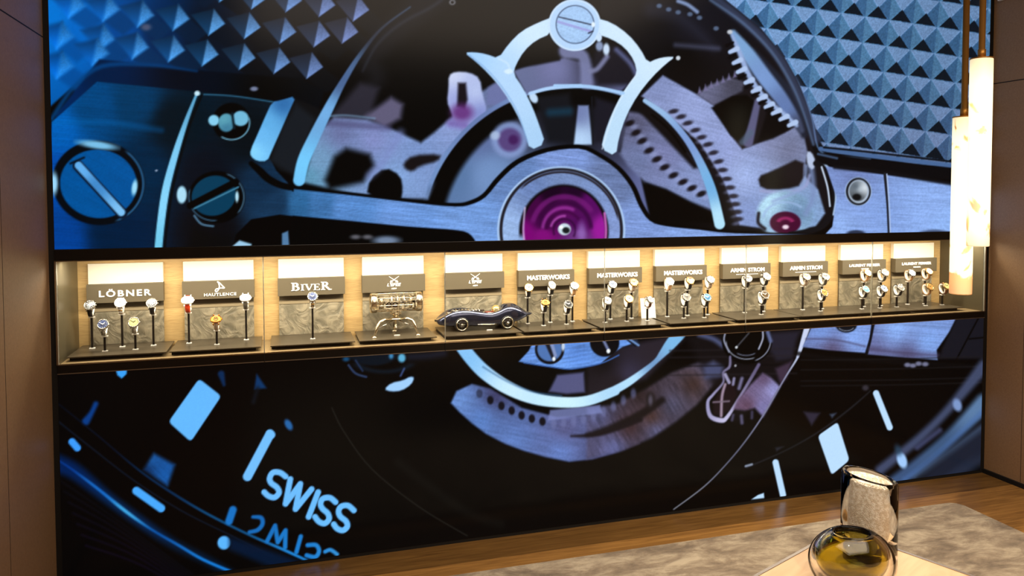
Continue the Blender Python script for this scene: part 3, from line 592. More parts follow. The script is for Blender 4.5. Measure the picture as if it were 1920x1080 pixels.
# white arc
arc = F(590,100, 640,165, 700,225, 790,285, 900,330, 1020,347, 1130,340, 1240,300)+G(130,415, 210,370, 290,312, 350,262, 385,222, 420,180, 470,120)
stroke(arc, [24, 25, 26, 25, 22, 20, 19, 18, 16, 14, 11, 9, 14, 20, 24], idw((870, 670, (130, 190, 240)), (960, 730, (196, 230, 255)), (1060, 752, (200, 236, 255)), (1180, 710, (176, 220, 250)), (1225, 680, (110, 150, 196)), (1262, 640, (120, 180, 226))), 1.8)
stroke([(p[0]-1, p[1]-12) for p in F(690,225, 790,285, 900,330, 1020,347)], 3, (60, 100, 140), 2.5, .7)
# right part of the lens
poly(G(500,130, 1080,100, 1040,240, 960,400, 760,560, 640,400, 560,260), (18, 15, 17), 12, .9)
stroke(G(570,128, 640,150, 690,185), 9, (76, 84, 122), 5, .9); poly(G(590,290, 640,262, 690,290, 680,340, 600,350), (74, 80, 116), 7, .9)
poly(G(930,120, 1080,110, 1060,160, 1040,250, 960,260, 920,200), (34, 32, 44), 7)
for yy in (205, 240, 285, 330): stroke(G(420,yy+4, 700,yy, 1060,yy-6), 3, (34, 30, 34) if yy != 285 else (8, 7, 8), 2.4, .6)  # faint level reflections of the room, painted into the picture
ell(*G(810, 165)[0], 47, 42, K, 1.6); ell(*G(810, 160)[0], 45, 40, (150, 154, 176), 1.2, .9, rin=.955, a0=-15, a1=70); ell(*G(808, 165)[0], 39, 33, (150, 154, 170), 1.1, .9, rin=.95, a0=60, a1=185); ell(*G(806, 160)[0], 33, 28, (120, 124, 146), 1.1, .8, rin=.94, a0=50, a1=130)
stroke(G(890,110, 890,150, 870,200), 3, (160, 164, 186), 1.3); stroke(G(700,120, 695,160, 720,215), 3, (140, 144, 166), 1.3)
stroke(G(820,120, 757,192), 3, (60, 60, 66), 1.2); ell(*G(757, 192)[0], 2.4, 2.4, (200, 204, 210), 1); ell(*G(752, 285)[0], 2.2, 2.2, (150, 150, 160), 1)
stroke(G(915,115, 930,160), 7, (90, 100, 140), 3)
stroke(G(725,240, 722,290, 690,320, 690,370, 640,430, 612,470, 625,540, 680,562, 710,545, 770,450, 830,350, 870,280), [4, 5, 4, 4, 5, 6, 8, 9, 7, 5, 6, 6, 5], idw((1330, 760, (150, 146, 186)), (1360, 790, (190, 186, 220)), (1420, 690, (96, 88, 120)), (1350, 700, (110, 104, 136))), 1.8)
poly(G(640,470, 700,380, 740,360, 760,430, 720,510, 680,545, 640,530), (26, 16, 20), 4); stroke(G(680,540, 684,440, 700,380), 5, (150, 130, 150), 2); stroke(G(640,470, 720,465), 3, (120, 104, 120), 2)
stroke(G(700,330, 720,370), 6, (150, 146, 180), 2); stroke(G(740,380, 745,350), 5, (130, 126, 160), 2); stroke(G(785,350, 770,400), 6, (110, 106, 140), 3)
poly(G(890,322, 930,345, 978,392, 930,480, 892,545, 850,500, 800,512, 742,505, 760,460, 830,380), brushed(idw((1430, 710, (96, 78, 108)), (1450, 730, (146, 146, 200)), (1400, 760, (96, 70, 92)), (1430, 765, (120, 116, 166))), 40, .05), 4)
poly(G(955,300, 1040,260, 1010,350, 980,385), (60, 46, 64), 5); stroke(G(740,535, 735,560), 5, (70, 66, 90), 3); stroke(G(782,540, 785,575), 6, (84, 80, 108), 3); stroke(G(836,520, 835,550), 5, (60, 56, 80), 3)
stroke(G(1118,90, 1095,160, 1068,240, 1010,335, 960,420, 890,540, 800,670, 700,790, 590,900, 440,1012), [9, 7, 4, 3, 3, 3, 3, 2.6, 2.4, 2], idw((1500, 640, (190, 200, 226)), (1450, 740, (120, 120, 150)), (1380, 850, (90, 92, 112)), (1270, 950, (120, 122, 134))), 1.1)
stroke(G(1110,100, 1066,240), [9, 4], (196, 206, 236), 1.6)
poly(H(262,70, 505,50, 500,110, 478,176, 330,165, 225,152), brushed(idw((1540, 620, (116, 146, 212)), (1600, 630, (130, 164, 232)), (1560, 655, (90, 84, 120))), 4, .08), 2)
poly(H(520,50, 850,30, 820,90, 768,165, 772,205, 640,195, 488,182), brushed(idw((1680, 620, (134, 170, 236)), (1740, 640, (124, 160, 226)), (1700, 665, (84, 84, 124)), (1640, 660, (96, 100, 146))), 4, .09), 2)
stroke(H(512,50, 500,120, 485,180), 5, (14, 14, 20), 1.4); stroke(H(240,120, 350,122, 478,150), 3, (70, 66, 96), 3, .7); stroke(H(500,160, 640,178, 772,186), 8, (70, 62, 92), 5, .6)
ell(*H(402, 62)[0], 20, 15, (16, 18, 24), 1.5); ell(*H(402, 62)[0], 17, 12, (150, 160, 184), 1.1, rin=.92, a0=20, a1=160)
stroke(H(200,178, 360,200, 640,215, 960,235), 8, (10, 9, 10), 3, .8)
poly(H(850,35, 975,20, 975,200, 780,200, 790,160), (22, 22, 30), 4); stroke(H(940,30, 850,200), 3, K, 1.5); stroke(H(900,120, 975,112), 3, K, 1.5)
for (tx, ty) in H(650,225, 672,228, 695,220, 722,222): ell(tx, ty, 6, 4, (110, 112, 140), 2.4)
for yy in (205, 245, 290, 310): stroke(H(220,yy, 600,yy-4, 950,yy-14), 2.2, (26, 24, 26), 1.6, .7)  # room reflections painted on as level lines here too
# hour marks and the band on the right
lb = (182, 216, 250)
rpoly(H(367,456, 415,611, 343,671, 287,512), 7, lb, 1.3); stroke(H(523,340, 578,478), 11.5, lb, 1.3); stroke(H(116,620, 146,752), 11.5, lb, 1.3); poly(H(18,770, 45,752, 68,744, 70,764), lb, 1.2)
poly(H(230,415, 296,420, 262,470), (44, 40, 56), 4); poly(H(335,425, 362,420, 345,440), (60, 70, 90), 3); poly(H(115,560, 150,555, 120,575), (36, 36, 44), 3)
stroke(H(0,640, 160,570, 300,490, 420,400, 500,330), [3, 2, 3, 3, 2], (30, 30, 34), 2); ell(*H(480, 318)[0], 6, 5, (50, 46, 54), 3); stroke(H(-5,635, 20,628), 4, (130, 140, 160), 1.5)
stroke(H(540,650, 700,520, 820,400, 960,230), [18, 16, 16, 24], (68, 78, 110), 7, .9); stroke(H(600,700, 700,620, 830,510, 960,380), [26, 22, 24, 34], idw((1700, 890, (60, 84, 124)), (1760, 830, (62, 88, 126)), (1830, 770, (92, 126, 168))), 8, .95)
stroke(H(640,690, 760,600, 950,420), 10, (70, 104, 160), 6, .7); stroke(H(760,690, 960,520), 46, (32, 38, 56), 14, .8); stroke(H(820,690, 960,600), 20, (44, 54, 78), 10, .6); stroke(H(680,680, 960,470), 10, (84, 108, 146), 8, .5); stroke(H(690,560, 780,490), 10, (66, 72, 108), 5, .8)
ell(*H(628, 612)[0], 9, 15, (156, 196, 244), 3, rot=-18); ell(*H(612, 570)[0], 6, 10, (40, 66, 90), 5, .8, rot=-18); ell(*H(852, 388)[0], 8, 12, (120, 146, 196), 3.5, rot=-18)

# luminance banding / very fine pixel noise of the LED modules
CV *= (1+0.05*(vnoise(_X*500+0*_Z, _Z*500+0*_X)-.5))[..., None]
_l = CV.mean(-1, keepdims=True); CV = (_l+(CV-_l)*1.0)*1.04
CV = np.clip(CV, 0, 255)

def lin(c): c = c/255.0; return np.where(c <= 0.04045, c/12.92, ((c+0.055)/1.055)**2.4)
CL = lin(CV)
def screen(name, x0, x1, z0, z1, label, cat, gain=1.0):
    step = WD*2
    i0, i1 = int(round(x0/WD)), min(int(round(x1/WD)), NX-1); j0, j1 = int(round(z0/WD)), min(int(round(z1/WD)), NZ-1)
    nx = (i1-i0)//2; nz = (j1-j0)//2
    blk = CL
    ii = i0+2*np.arange(nx+1); jj = j0+2*np.arange(nz+1); ii = np.minimum(ii, NX-1); jj = np.minimum(jj, NZ-1)
    def g(dj, di): return CL[np.clip(jj+dj, 0, NZ-1)][:, np.clip(ii+di, 0, NX-1)]
    S = g(0, 0)*4+(g(1, 0)+g(-1, 0)+g(0, 1)+g(0, -1))*1.0; S = S/8
    gx, gz = np.meshgrid(np.linspace(x0, x1, nx+1), np.linspace(z0, z1, nz+1))
    v = np.stack([gx, np.zeros_like(gx), gz], -1).reshape(-1, 3)
    a = (np.arange(nz)[:, None]*(nx+1)+np.arange(nx)[None, :]).reshape(-1)
    f = np.stack([a, a+1, a+nx+2, a+nx+1], 1)
    me = bpy.data.meshes.new('picture'); me.vertices.add(len(v)); me.vertices.foreach_set('co', v.astype(np.float32).ravel())
    me.loops.add(f.size); me.loops.foreach_set('vertex_index', f.astype(np.int32).ravel())
    me.polygons.add(len(f)); me.polygons.foreach_set('loop_start', (np.arange(len(f))*4).astype(np.int32))
    me.update(calc_edges=True); me.validate()
    ca = me.color_attributes.new('led_colour', 'FLOAT_COLOR', 'POINT')
    ca.data.foreach_set('color', np.concatenate([S.reshape(-1, 3), np.ones((len(v), 1))], 1).astype(np.float32).ravel())
    M = bpy.data.materials.get('led_surface')
    if not M:
        M = bpy.data.materials.new('led_surface'); M.use_nodes = True; nt, N, L, b = nodes(M)
        at_ = N.new('ShaderNodeAttribute'); at_.attribute_name = 'led_colour'
        b.inputs['Base Color'].default_value = (0.001, 0.001, 0.001, 1); b.inputs['Roughness'].default_value = 0.18; b.inputs['Specular IOR Level'].default_value = 0.18
        L.new(at_.outputs['Color'], b.inputs['Emission Color']); b.inputs['Emission Strength'].default_value = gain
        M.cycles.emission_sampling = 'NONE'
    me.materials.append(M)
    root = empty(name, ((x0+x1)/2, 0, z0)); tag(root, label, cat)
    o = bpy.data.objects.new('display_picture', me); COL.objects.link(o); o.parent = root; o.location = (-(x0+x1)/2, -0.002, -z0)
    MB().box((x0-(x0+x1)/2, -0.0015, 0), (x1-(x0+x1)/2, 0.03, z1-z0), black_matt).build('panel_body', None, root)
    return root
ZU, ZN1, ZN0, ZL = 1.251, 1.209, 0.839, 0.806
screen('video_screen', 0.0, 4.2, ZU, 2.55, 'tall upper video screen with blue watch mechanism and violet jewel above the niche', 'screen')
screen('video_screen', 0.0, 4.2, 0.016, ZL, 'low black video screen with the word SWISS, below the display niche', 'screen')
# ------------------------------------------------------------------ the room
XL, XR, YB, ZC = -0.02, 4.226, -6.0, 3.0
# oak floor of long boards parallel to the video wall
def floor_material():
    M = mat('oak_floor', (150, 104, 52), 0.32, coat=0.0); nt, N, L, b = nodes(M)
    tc = N.new('ShaderNodeTexCoord'); sx = N.new('ShaderNodeSeparateXYZ'); L.new(tc.outputs['Object'], sx.inputs[0])
    def mth(op, a, b_=None):
        n = N.new('ShaderNodeMath'); n.operation = op
        for i, q in enumerate((a, b_)):
            if q is None: continue
            if isinstance(q, (int, float)): n.inputs[i].default_value = q
            else: L.new(q, n.inputs[i])
        return n.outputs[0]
    row = mth('FLOOR', mth('DIVIDE', sx.outputs['Y'], 0.168)); wn = N.new('ShaderNodeTexWhiteNoise'); wn.noise_dimensions = '1D'; L.new(row, wn.inputs['W'])
    seg = mth('FLOOR', mth('DIVIDE', mth('ADD', sx.outputs['X'], mth('MULTIPLY', wn.outputs['Value'], 7.0)), 6.5))
    wn2 = N.new('ShaderNodeTexWhiteNoise'); wn2.noise_dimensions = '2D'
    cx = N.new('ShaderNodeCombineXYZ'); L.new(row, cx.inputs[0]); L.new(seg, cx.inputs[1]); L.new(cx.outputs[0], wn2.inputs['Vector'])
    mp = N.new('ShaderNodeMapping'); mp.inputs['Scale'].default_value = (1.6, 26, 1); L.new(tc.outputs['Object'], mp.inputs[0])
    nz = N.new('ShaderNodeTexNoise'); nz.inputs['Scale'].default_value = 2.2; nz.inputs['Detail'].default_value = 8; nz.inputs['Distortion'].default_value = 1.2; L.new(mp.outputs[0], nz.inputs['Vector'])
    r = N.new('ShaderNodeValToRGB'); r.color_ramp.elements[0].color = srgb((122, 86, 44)); r.color_ramp.elements[1].color = srgb((168, 124, 66)); r.color_ramp.elements[0].position = .3; r.color_ramp.elements[1].position = .72
    L.new(nz.outputs[0], r.inputs[0])
    # shade and reflection along the wall are put into the first board's colour
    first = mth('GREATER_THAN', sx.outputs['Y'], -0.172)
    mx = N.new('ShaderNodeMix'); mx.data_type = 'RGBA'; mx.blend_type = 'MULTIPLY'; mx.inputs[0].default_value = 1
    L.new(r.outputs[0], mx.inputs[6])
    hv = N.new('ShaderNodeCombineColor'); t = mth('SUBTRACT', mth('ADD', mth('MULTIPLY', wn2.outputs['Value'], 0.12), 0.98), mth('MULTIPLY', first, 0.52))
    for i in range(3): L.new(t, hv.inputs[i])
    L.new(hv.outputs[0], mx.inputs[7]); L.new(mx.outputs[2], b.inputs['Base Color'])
    fr = mth('FRACT', mth('DIVIDE', sx.outputs['Y'], 0.168)); gap = mth('MULTIPLY', mth('LESS_THAN', fr, 0.012), -1.0)
    bp = N.new('ShaderNodeBump'); bp.inputs['Distance'].default_value = 0.001; bp.inputs['Strength'].default_value = 0.5; L.new(mth('ADD', gap, mth('MULTIPLY', nz.outputs[0], 0.15)), bp.inputs['Height']); L.new(bp.outputs[0], b.inputs['Normal'])
    return M
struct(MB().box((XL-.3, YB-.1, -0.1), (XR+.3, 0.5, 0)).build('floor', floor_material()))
struct(MB().box((XL-.3, YB-.1, ZC), (XR+.3, 0.5, ZC+0.1)).build('ceiling', mat('ceiling_paint', (150, 134, 118), 0.8)))
struct(MB().box((XL-.12, YB, 0), (XL, -0.0, ZC)).build('wall_left', wall_mat))
struct(MB().box((XR, YB, 0), (XR+.12, -0.0, ZC)).build('wall_right', wall_mat))
struct(MB().box((XL-.12, YB-.1, 0), (XR+.12, YB, ZC)).build('wall_back', mat('back_wall_paint', (128, 112, 94), 0.8)))
wf = MB().box((XL-.12, 0.33, 0), (XR+.12, 0.45, ZC)); struct(wf.build('wall_front', black_matt))
# black reveals around the screens and the niche
tr = MB(); tr.box((XL-.12, 0.0, 0), (0.0, 0.33, ZC)).box((4.2, 0.0, 0), (XR+.12, 0.33, ZC)).box((0, 0.0, 2.55), (4.2, 0.33, ZC)); struct(tr.build('trim_1', black_matt))
tr = MB().box((0, 0.0, 0), (4.2, 0.06, 0.016)); struct(tr.build('trim_2', black_matt))
struct(MB().box((XR-.012, YB, 0), (XR, 0, 0.021)).build('baseboard_right', black_matt))
struct(MB().box((XL, YB, 0), (XL+.012, 0, 0.021)).build('baseboard_left', black_matt))
# fine shadow joints between the wall panels
jm = mat('panel_joint', (30, 24, 20), 0.8)
k = 3
for sx_, xw in ((1, XL), (-1, XR)):
    mb = MB(); e = 0.0006*sx_
    zj = 1.994
    def pj(y0, y1, z0, z1): mb.box((min(xw, xw+e), y0, z0), (max(xw, xw+e), y1, z1))
    pj(YB, 0, zj-.0022, zj+.0022)
    yj = at(1914, 870, 0, XR).y if sx_ < 0 else at(6, 560, 0, XL).y
    for q in range(4): pj(yj-1.2*q-.0009, yj-1.2*q+.0009, 0.022, zj)
    struct(mb.build('trim_%d' % k, jm)); k += 1

# ------------------------------------------------------------------ the display niche
nic = empty('display_niche', (2.1, 0, ZN0)); tag(nic, 'long lit oak lined display niche running between the two video screens', 'display niche')
def N_(mb, name, m=None, label=None):
    o = mb.build(name, m, nic); o.location = (-2.1, 0, -ZN0)
    if label: o['label'] = label
    return o
YW = 0.272
N_(MB().box((0, YW, ZN0-.02), (4.2, YW+.03, ZN1+.03)), 'back_panel', oak_back, 'oak veneer back panel')
N_(MB().box((0, 0.001, ZN0-.02), (4.2, YW, ZN0)), 'base_board', grain('niche_floor', (128, 108, 76), (152, 130, 94), (1, 10, 1), 0.4, 0.05, nscale=6))
N_(MB().box((0, 0.001, ZN1+.002), (4.2, YW, ZN1+.03)), 'top_board', mat('niche_top', (170, 150, 116), 0.5))
side_m = mat('niche_side_lining', (92, 84, 64), 0.28, 0.35)
for a, b_ in ((0.0005, 0.006), (4.194, 4.1995)): N_(MB().box((a, 0.002, ZN0), (b_, YW, ZN1)), 'side_lining', side_m)
N_(MB().box((0, -0.006, ZN1+.0005), (4.2, 0.0, ZU-.0005), bev=0.0015), 'upper_rail', black)
lo = MB().box((0, -0.006, ZL+.001), (4.2, 0.0, ZN0), bev=0.0015); N_(lo, 'lower_rail', black)
# thin bright steel edging round the opening and under the lower rail
N_(MB().box((0.0, -0.009, ZN1-.002), (4.2, -0.0015, ZN1+.001)), 'top_edging', steel, 'bright steel edging')
N_(MB().box((0.0, -0.009, ZN0-.001), (4.2, -0.0015, ZN0+.002)), 'bottom_edging', steel, 'bright steel edging')
N_(MB().box((0.0, -0.008, ZL-.0005), (4.2, -0.006, ZL+.0025)), 'rail_edging', steel_b, 'thin steel line under the lower rail')
for x in (0.0015, 4.1985): N_(MB().box((x-.0025, -0.009, ZN0), (x+.0025, -0.0015, ZN1)), 'side_edging', steel, 'bright steel edging')
jmm = black_matt
for q in range(1, 6): N_(MB().box((0.7*q-.0012, -0.0095, ZL), (0.7*q+.0012, -0.0055, ZN0)), 'rail_joint', jmm)
# glass panes
gl = bpy.data.materials.new('clear_pane'); gl.use_nodes = True
nt = gl.node_tree; nt.nodes.remove(nt.nodes['Principled BSDF'])
tb = nt.nodes.new('ShaderNodeBsdfTransparent'); gb = nt.nodes.new('ShaderNodeBsdfGlossy'); gb.inputs['Roughness'].default_value = 0.02; fz = nt.nodes.new('ShaderNodeFresnel'); fz.inputs[0].default_value = 1.25; ms = nt.nodes.new('ShaderNodeMixShader')
tb.inputs[0].default_value = (0.985, 0.99, 0.98, 1)
nt.links.new(fz.outputs[0], ms.inputs[0]); nt.links.new(tb.outputs[0], ms.inputs[1]); nt.links.new(gb.outputs[0], ms.inputs[2]); nt.links.new(ms.outputs[0], nt.nodes['Material Output'].inputs[0])
edge_m = mat('glass_edge', (246, 248, 236), 0.5, 0.0, trans=0.6, coat=1.0)
nt = edge_m.node_tree; _b = nt.nodes['Principled BSDF']; _b.inputs['Transmission Weight'].default_value = 0
_t = nt.nodes.new('ShaderNodeBsdfTranslucent'); _t.inputs[0].default_value = (1, 1, .95, 1); _m = nt.nodes.new('ShaderNodeMixShader'); _m.inputs[0].default_value = .6
nt.links.new(_b.outputs[0], _m.inputs[1]); nt.links.new(_t.outputs[0], _m.inputs[2]); nt.links.new(_m.outputs[0], nt.nodes['Material Output'].inputs[0])
ordn = ['first', 'second', 'third', 'fourth', 'fifth', 'sixth', 'seventh', 'eighth', 'ninth', 'tenth', 'eleventh', 'twelfth']
for q in range(6):
    x0, x1 = 0.7*q+.005*(q == 0)+.0006, 0.7*q+.7-.005*(q == 5)-.0006
    g = empty('glass_pane', ((x0+x1)/2, -0.005, ZN0+.002)); tag(g, 'clear frameless glass pane, %s from the left, closing the display niche' % ordn[q], 'glass pane', 'glass panes of the niche')
    hx = (x1-x0)/2; h = ZN1-ZN0-.004
    MB().box((-hx+.0012, -0.0025, 0), (hx-.0012, 0.0025, h)).build('glass', gl, g)
    for s_ in (-1, 1): MB().box((s_*hx-.0011, -0.003, 0), (s_*hx+.0011, 0.003, h)).build('polished_edge', edge_m, g)

# ------------------------------------------------------------------ twelve display stations
emb = grain('embossed_panel', (118, 112, 94), (160, 150, 126), (1, 1, 1), 0.5, 0.9, nscale=13, detail=3, dist=2.4, bdist=0.010, ramp=(.35, .65))
XS = [(.047, .314), (.388, .655), (.752, 1.017), (1.094, 1.358), (1.454, 1.715), (1.788, 2.050), (2.129, 2.392), (2.471, 2.737), (2.832, 3.096), (3.173, 3.436), (3.531, 3.797), (3.865, 4.130)]
TX = [(.019, .350), (.361, .686), (.721, 1.044), (1.061, 1.375), (1.410, 1.742), (1.753, 2.088), (2.104, 2.427), (2.443, 2.772), (2.790, 3.133), (3.140, 3.479), (3.478, 3.822), (3.826, 4.118)]
ZW1, ZS1, ZS0, ZE = 1.176, 1.0965, 1.024, 1.006
TZ = 0.857
# 2D letter shapes: serif capitals made of strokes
def serif_word(mb, word, x0, h, T):
    x = x0
    for i, ch in enumerate(word):
        hh = h if i in (0, 4) else h*0.78; s = hh*0.17; t = hh*0.075
        def bx(a, b, c, d): mb.box((x+a*hh, b*hh, 0), (x+c*hh, d*hh, 0.003), T=T)
        def serif(cx): bx(cx-.17, 0, cx+.17, .075); bx(cx-.17, .925, cx+.17, 1)
        if ch == 'I': serif(.17); bx(.085, 0, .255, 1); w = .40
        elif ch in 'BR':
            serif(.17); bx(.085, 0, .255, 1)
            c = [(x+hh*(.25+.24*math.sin(a)), hh*(.735+.225*math.cos(a))) for a in np.linspace(0, math.pi, 12)]
            mb.ribbon([(x+hh*.17, hh*.96)]+c+[(x+hh*.17, hh*.51)], [t]+[t*(1+1.3*math.sin(a)) for a in np.linspace(0, math.pi, 12)]+[t], 0, 0.003, T=T)
            if ch == 'B':
                c = [(x+hh*(.27+.30*math.sin(a)), hh*(.28+.245*math.cos(a))) for a in np.linspace(0, math.pi, 12)]
                mb.ribbon([(x+hh*.17, hh*.52)]+c+[(x+hh*.17, hh*.04)], [t]+[t*(1+1.3*math.sin(a)) for a in np.linspace(0, math.pi, 12)]+[t], 0, 0.003, T=T); w = .74
            else:
                mb.ribbon([(x+hh*.34, hh*.52), (x+hh*.5, hh*.28), (x+hh*.66, hh*.03), (x+hh*.86, hh*.03)], [s, s, s, t], 0, 0.003, T=T); w = .88
        elif ch == 'V':
            bx(-.04, .925, .30, 1); bx(.60, .925, .88, 1)
            mb.ribbon([(x+hh*.14, hh*.95), (x+hh*.43, 0.02*hh)], s, 0, 0.003, T=T); mb.ribbon([(x+hh*.43, hh*.02), (x+hh*.74, hh*.95)], t*1.1, 0, 0.003, T=T); w = .86
        elif ch == 'E':
            serif(.17); bx(.085, 0, .255, 1); bx(.2, 0, .66, .075); bx(.2, .925, .62, 1); bx(.2, .47, .48, .54); bx(.59, 0, .66, .26); bx(.56, .76, .62, 1); bx(.44, .38, .49, .63); w = .76
        x += w*hh
    return x
TS = RotM('X', 90)     # local XY drawing plane stands upright, facing -y
def sign_letters(i, mb, cx, zc):
    def put(vs, fs, dx=0, dz=0): mb.add([(v[0]+dx, v[1]+dz, v[2]) for v in vs], fs, None, False, TS)
    if i == 0: put(*text_mesh('LÖBNER', 0.0235, bold=.022, spacing=1.28, width=.185), 0, -.012)
    elif i == 1:
        P_ = [(-.006, .0015), (-.013, -.004), (-.0165, .002), (-.012, .0075), (-.004, .009), (-.001, .018), (-.004, .031), (-.0085, .0365), (-.004, .0345), (.004, .027), (.011, .0185), (.018, .0105), (.010, .0105), (.001, .0105), (-.004, .006)]
        Q = [tuple(q[:2]) for q in cr([(a, b_, 0) for a, b_ in P_]+[(P_[0][0], P_[0][1], 0)], 4)]
        mb.ribbon([(a+.004, b_-.004) for a, b_ in Q], .0042, 0, .003, T=TS)
        put(*text_mesh('HAUTLENCE', 0.0115, bold=.012, spacing=1.12, width=.122), .006, -.0245)
    elif i == 2: mb2 = MB(); w = serif_word(mb2, 'BIVER', 0, .034, None); mb.add([(v[0]*.165/w-.0825, v[1]-.016, v[2]) for v in mb2.v], mb2.f, None, False, TS)
    elif i in (3, 4):
        for s_ in (-1, 1):
            mb.ribbon([(s_*-.017, .006), (s_*-.006, .012), (s_*.021, .031)], [.005, .0035, .0015], 0, .003, T=TS)
            mb.ribbon([(s_*-.0135, .0145), (s_*-.0075, .0045)], .0028, 0, .0035, T=TS)
        put(*text_mesh("L'EPEE", 0.0125, bold=.02, shear=.25, width=.060), 0, -.011); put(*text_mesh('1839', 0.006, bold=.012, shear=.2, width=.022), 0, -.0245)
    elif i in (5, 6, 7): put(*text_mesh('MASTERWORKS', 0.0195, bold=.03, spacing=1.0, width=.205), .008, -.006)
    elif i in (8, 9):
        put(*text_mesh('ARMIN STROM', 0.0185, bold=.022, width=.192), .002, -.003)
        for a, b_ in ((-.062, -.046), (-.043, -.020), (-.017, .012), (.015, .062)): mb.box((a, -.0165, 0), (b_, -.0142, .002), T=TS)
    else:
        put(*text_mesh('LAURENT FERRIER', 0.0135, bold=.02, width=.192), .0, .002); put(*text_mesh('GENEVE', 0.0062, bold=.02, width=.046), .002, -.0135)
lab = ['bold white geometric capitals', 'a looped white emblem above small white capitals', 'large white serif capitals', 'crossed white swords, behind the skeleton table clock', 'crossed white swords, behind the dark racing car model',
       'white sans capitals, right beside the racing car model', 'white sans capitals and a white card at its right', 'white sans capitals, directly right of the white card', 'white capitals over one thin line, left one of that pair',
       'white capitals over one thin line, right one of that pair', 'small white capitals on two lines, left one of that pair', 'small white capitals on two lines, at the right niche end']
for i, ((x0, x1), (t0, t1)) in enumerate(zip(XS, TX)):
    cx = (x0+x1)/2; hw = (x1-x0)/2
    bp_ = empty('display_backboard', (cx, YW, TZ)); tag(bp_, ('backboard with ' + lab[i]), 'display board', 'sign boards in the niche')
    MB().box((-hw, -.022, ZW1-.0795-TZ+.0002), (hw, -.0005, ZW1-TZ), bev=.0008).build('light_board', cream, bp_)
    MB().box((-hw+.002, -.008, .0002), (hw-.002, -.0005, ZW1-.080-TZ)).build('carrier', taupe, bp_)
    s = MB().box((-hw-.003, -.040, ZS0-TZ), (hw+.003, -.010, ZS1-TZ), bev=.0008).build('sign_block', taupe, bp_)
    lt = MB(); sign_letters(i, lt, 0, 0); lo_ = lt.build('lettering', letter_white, s); lo_.location = (0, -.0402, (ZS0+ZS1)/2-TZ)
    MB().box((-hw+.001, -.011, .0005), (hw-.001, -.008, .128)).build('relief_panel', emb, bp_)
    MB().box((-hw+.001, -.013, .130), (hw-.001, -.008, .146)).build('upper_strip', mat('strip_taupe', (150, 136, 108), .5), bp_)
    ty0 = 0.038; tr_ = empty('display_tray', ((t0+t1)/2, .14, ZN0)); tw = (t1-t0)/2
    tag(tr_, ('brown laminate display tray under the %s sign board from the left' % ordn[i]), 'display tray', 'display trays in the niche')
    MB().box((-tw, ty0-.14, .014), (tw, .125, TZ-ZN0), bev=.0007).build('tray_top', tray_mat, tr_)
    MB().box((-tw+.004, .064-.14, .0003), (tw-.020, .12, .0138)).build('plinth', black_matt, tr_)
# small bright tray tags and the loose white card
for i, (px, py) in ((3, (744.5, 630)), (4, (918, 620))):
    p = at(px, py, 2, TZ); o = MB().box((-.012, -.004, 0), (.012, .004, .005), bev=.001).build('price_marker', white_p, None, p)
    tag(o, 'tiny white marker block in front of the ' + ('skeleton table clock' if i == 3 else 'racing car model'), 'marker', 'tray markers')
p0 = at(1205, 594.5, 2, TZ); p1 = at(1233, 593.5, 2, TZ)
c = empty('leaning_card', ((p0.x+p1.x)/2-.024, min(p0.y, .205), TZ)); hw = (p1.x-p0.x)/2
crd = MB(); crd.add([(-hw, 0, 0), (hw, 0, 0), (hw*.92, .012, .093), (-hw*1.02, .012, .093), (-hw, .003, 0), (hw, .003, 0), (hw*.92, .015, .093), (-hw*1.02, .015, .093)], [(0, 1, 2, 3), (7, 6, 5, 4), (0, 4, 5, 1), (1, 5, 6, 2), (2, 6, 7, 3), (3, 7, 4, 0)])
crd.build('card', mat('white_card', (252, 248, 238), .5), c)
MB().add([(-.008, .005, 0), (.008, .005, 0), (.008, .016, .088), (-.008, .016, .088), (.0, .020, 0), (.0, .021, .002)], [(0, 1, 2, 3), (0, 4, 3), (1, 2, 4)], None).build('easel_back', cream, c)
tag(c, 'plain white card leaning at the right end of the seventh tray', 'card')
# ------------------------------------------------------------------ wristwatches on their stands
WM = {}
def cm(name, col, rough=.35, metal=0., coat=.2): return mat(name, col, rough, metal, coat=coat)
CASE = {'steel': steel, 'gold': gold, 'black': mat('black_case', (30, 28, 26), .3, .6), 'white': mat('white_case', (244, 242, 236), .25), 'orange_gold': mat('orange_gold', (222, 140, 50), .22, 1.)}
DIAL = {'white': cm('dial_white', (226, 220, 206), .5), 'silver': cm('dial_silver', (160, 156, 146), .4), 'black': cm('dial_black', (26, 26, 28)), 'blue': cm('dial_blue', (70, 140, 200)), 'navy': cm('dial_navy', (40, 60, 110)),
        'teal': cm('dial_teal', (90, 180, 170)), 'grey': cm('dial_grey', (120, 118, 112)), 'champagne': cm('dial_champagne', (196, 188, 124)), 'gold': cm('dial_gold', (220, 170, 96), .3, .6), 'skeleton': cm('dial_skeleton', (96, 78, 54), .35, .5), 'paleblue': cm('dial_paleblue', (170, 190, 232))}
STRAP = {'black': cm('strap_black', (26, 22, 20), .55), 'brown': cm('strap_brown', (110, 62, 34), .6), 'red': cm('strap_red', (214, 62, 14), .5), 'grey': cm('strap_grey', (84, 78, 66), .6), 'taupe': cm('strap_taupe', (164, 142, 118), .6), 'white': cm('strap_white', (240, 236, 226), .5), 'tan': cm('strap_tan', (196, 150, 100), .6)}
hand_m = cm('hand_dark', (30, 30, 34), .3, .5)
cushion = cm('white_cuff', (246, 242, 232), .4)
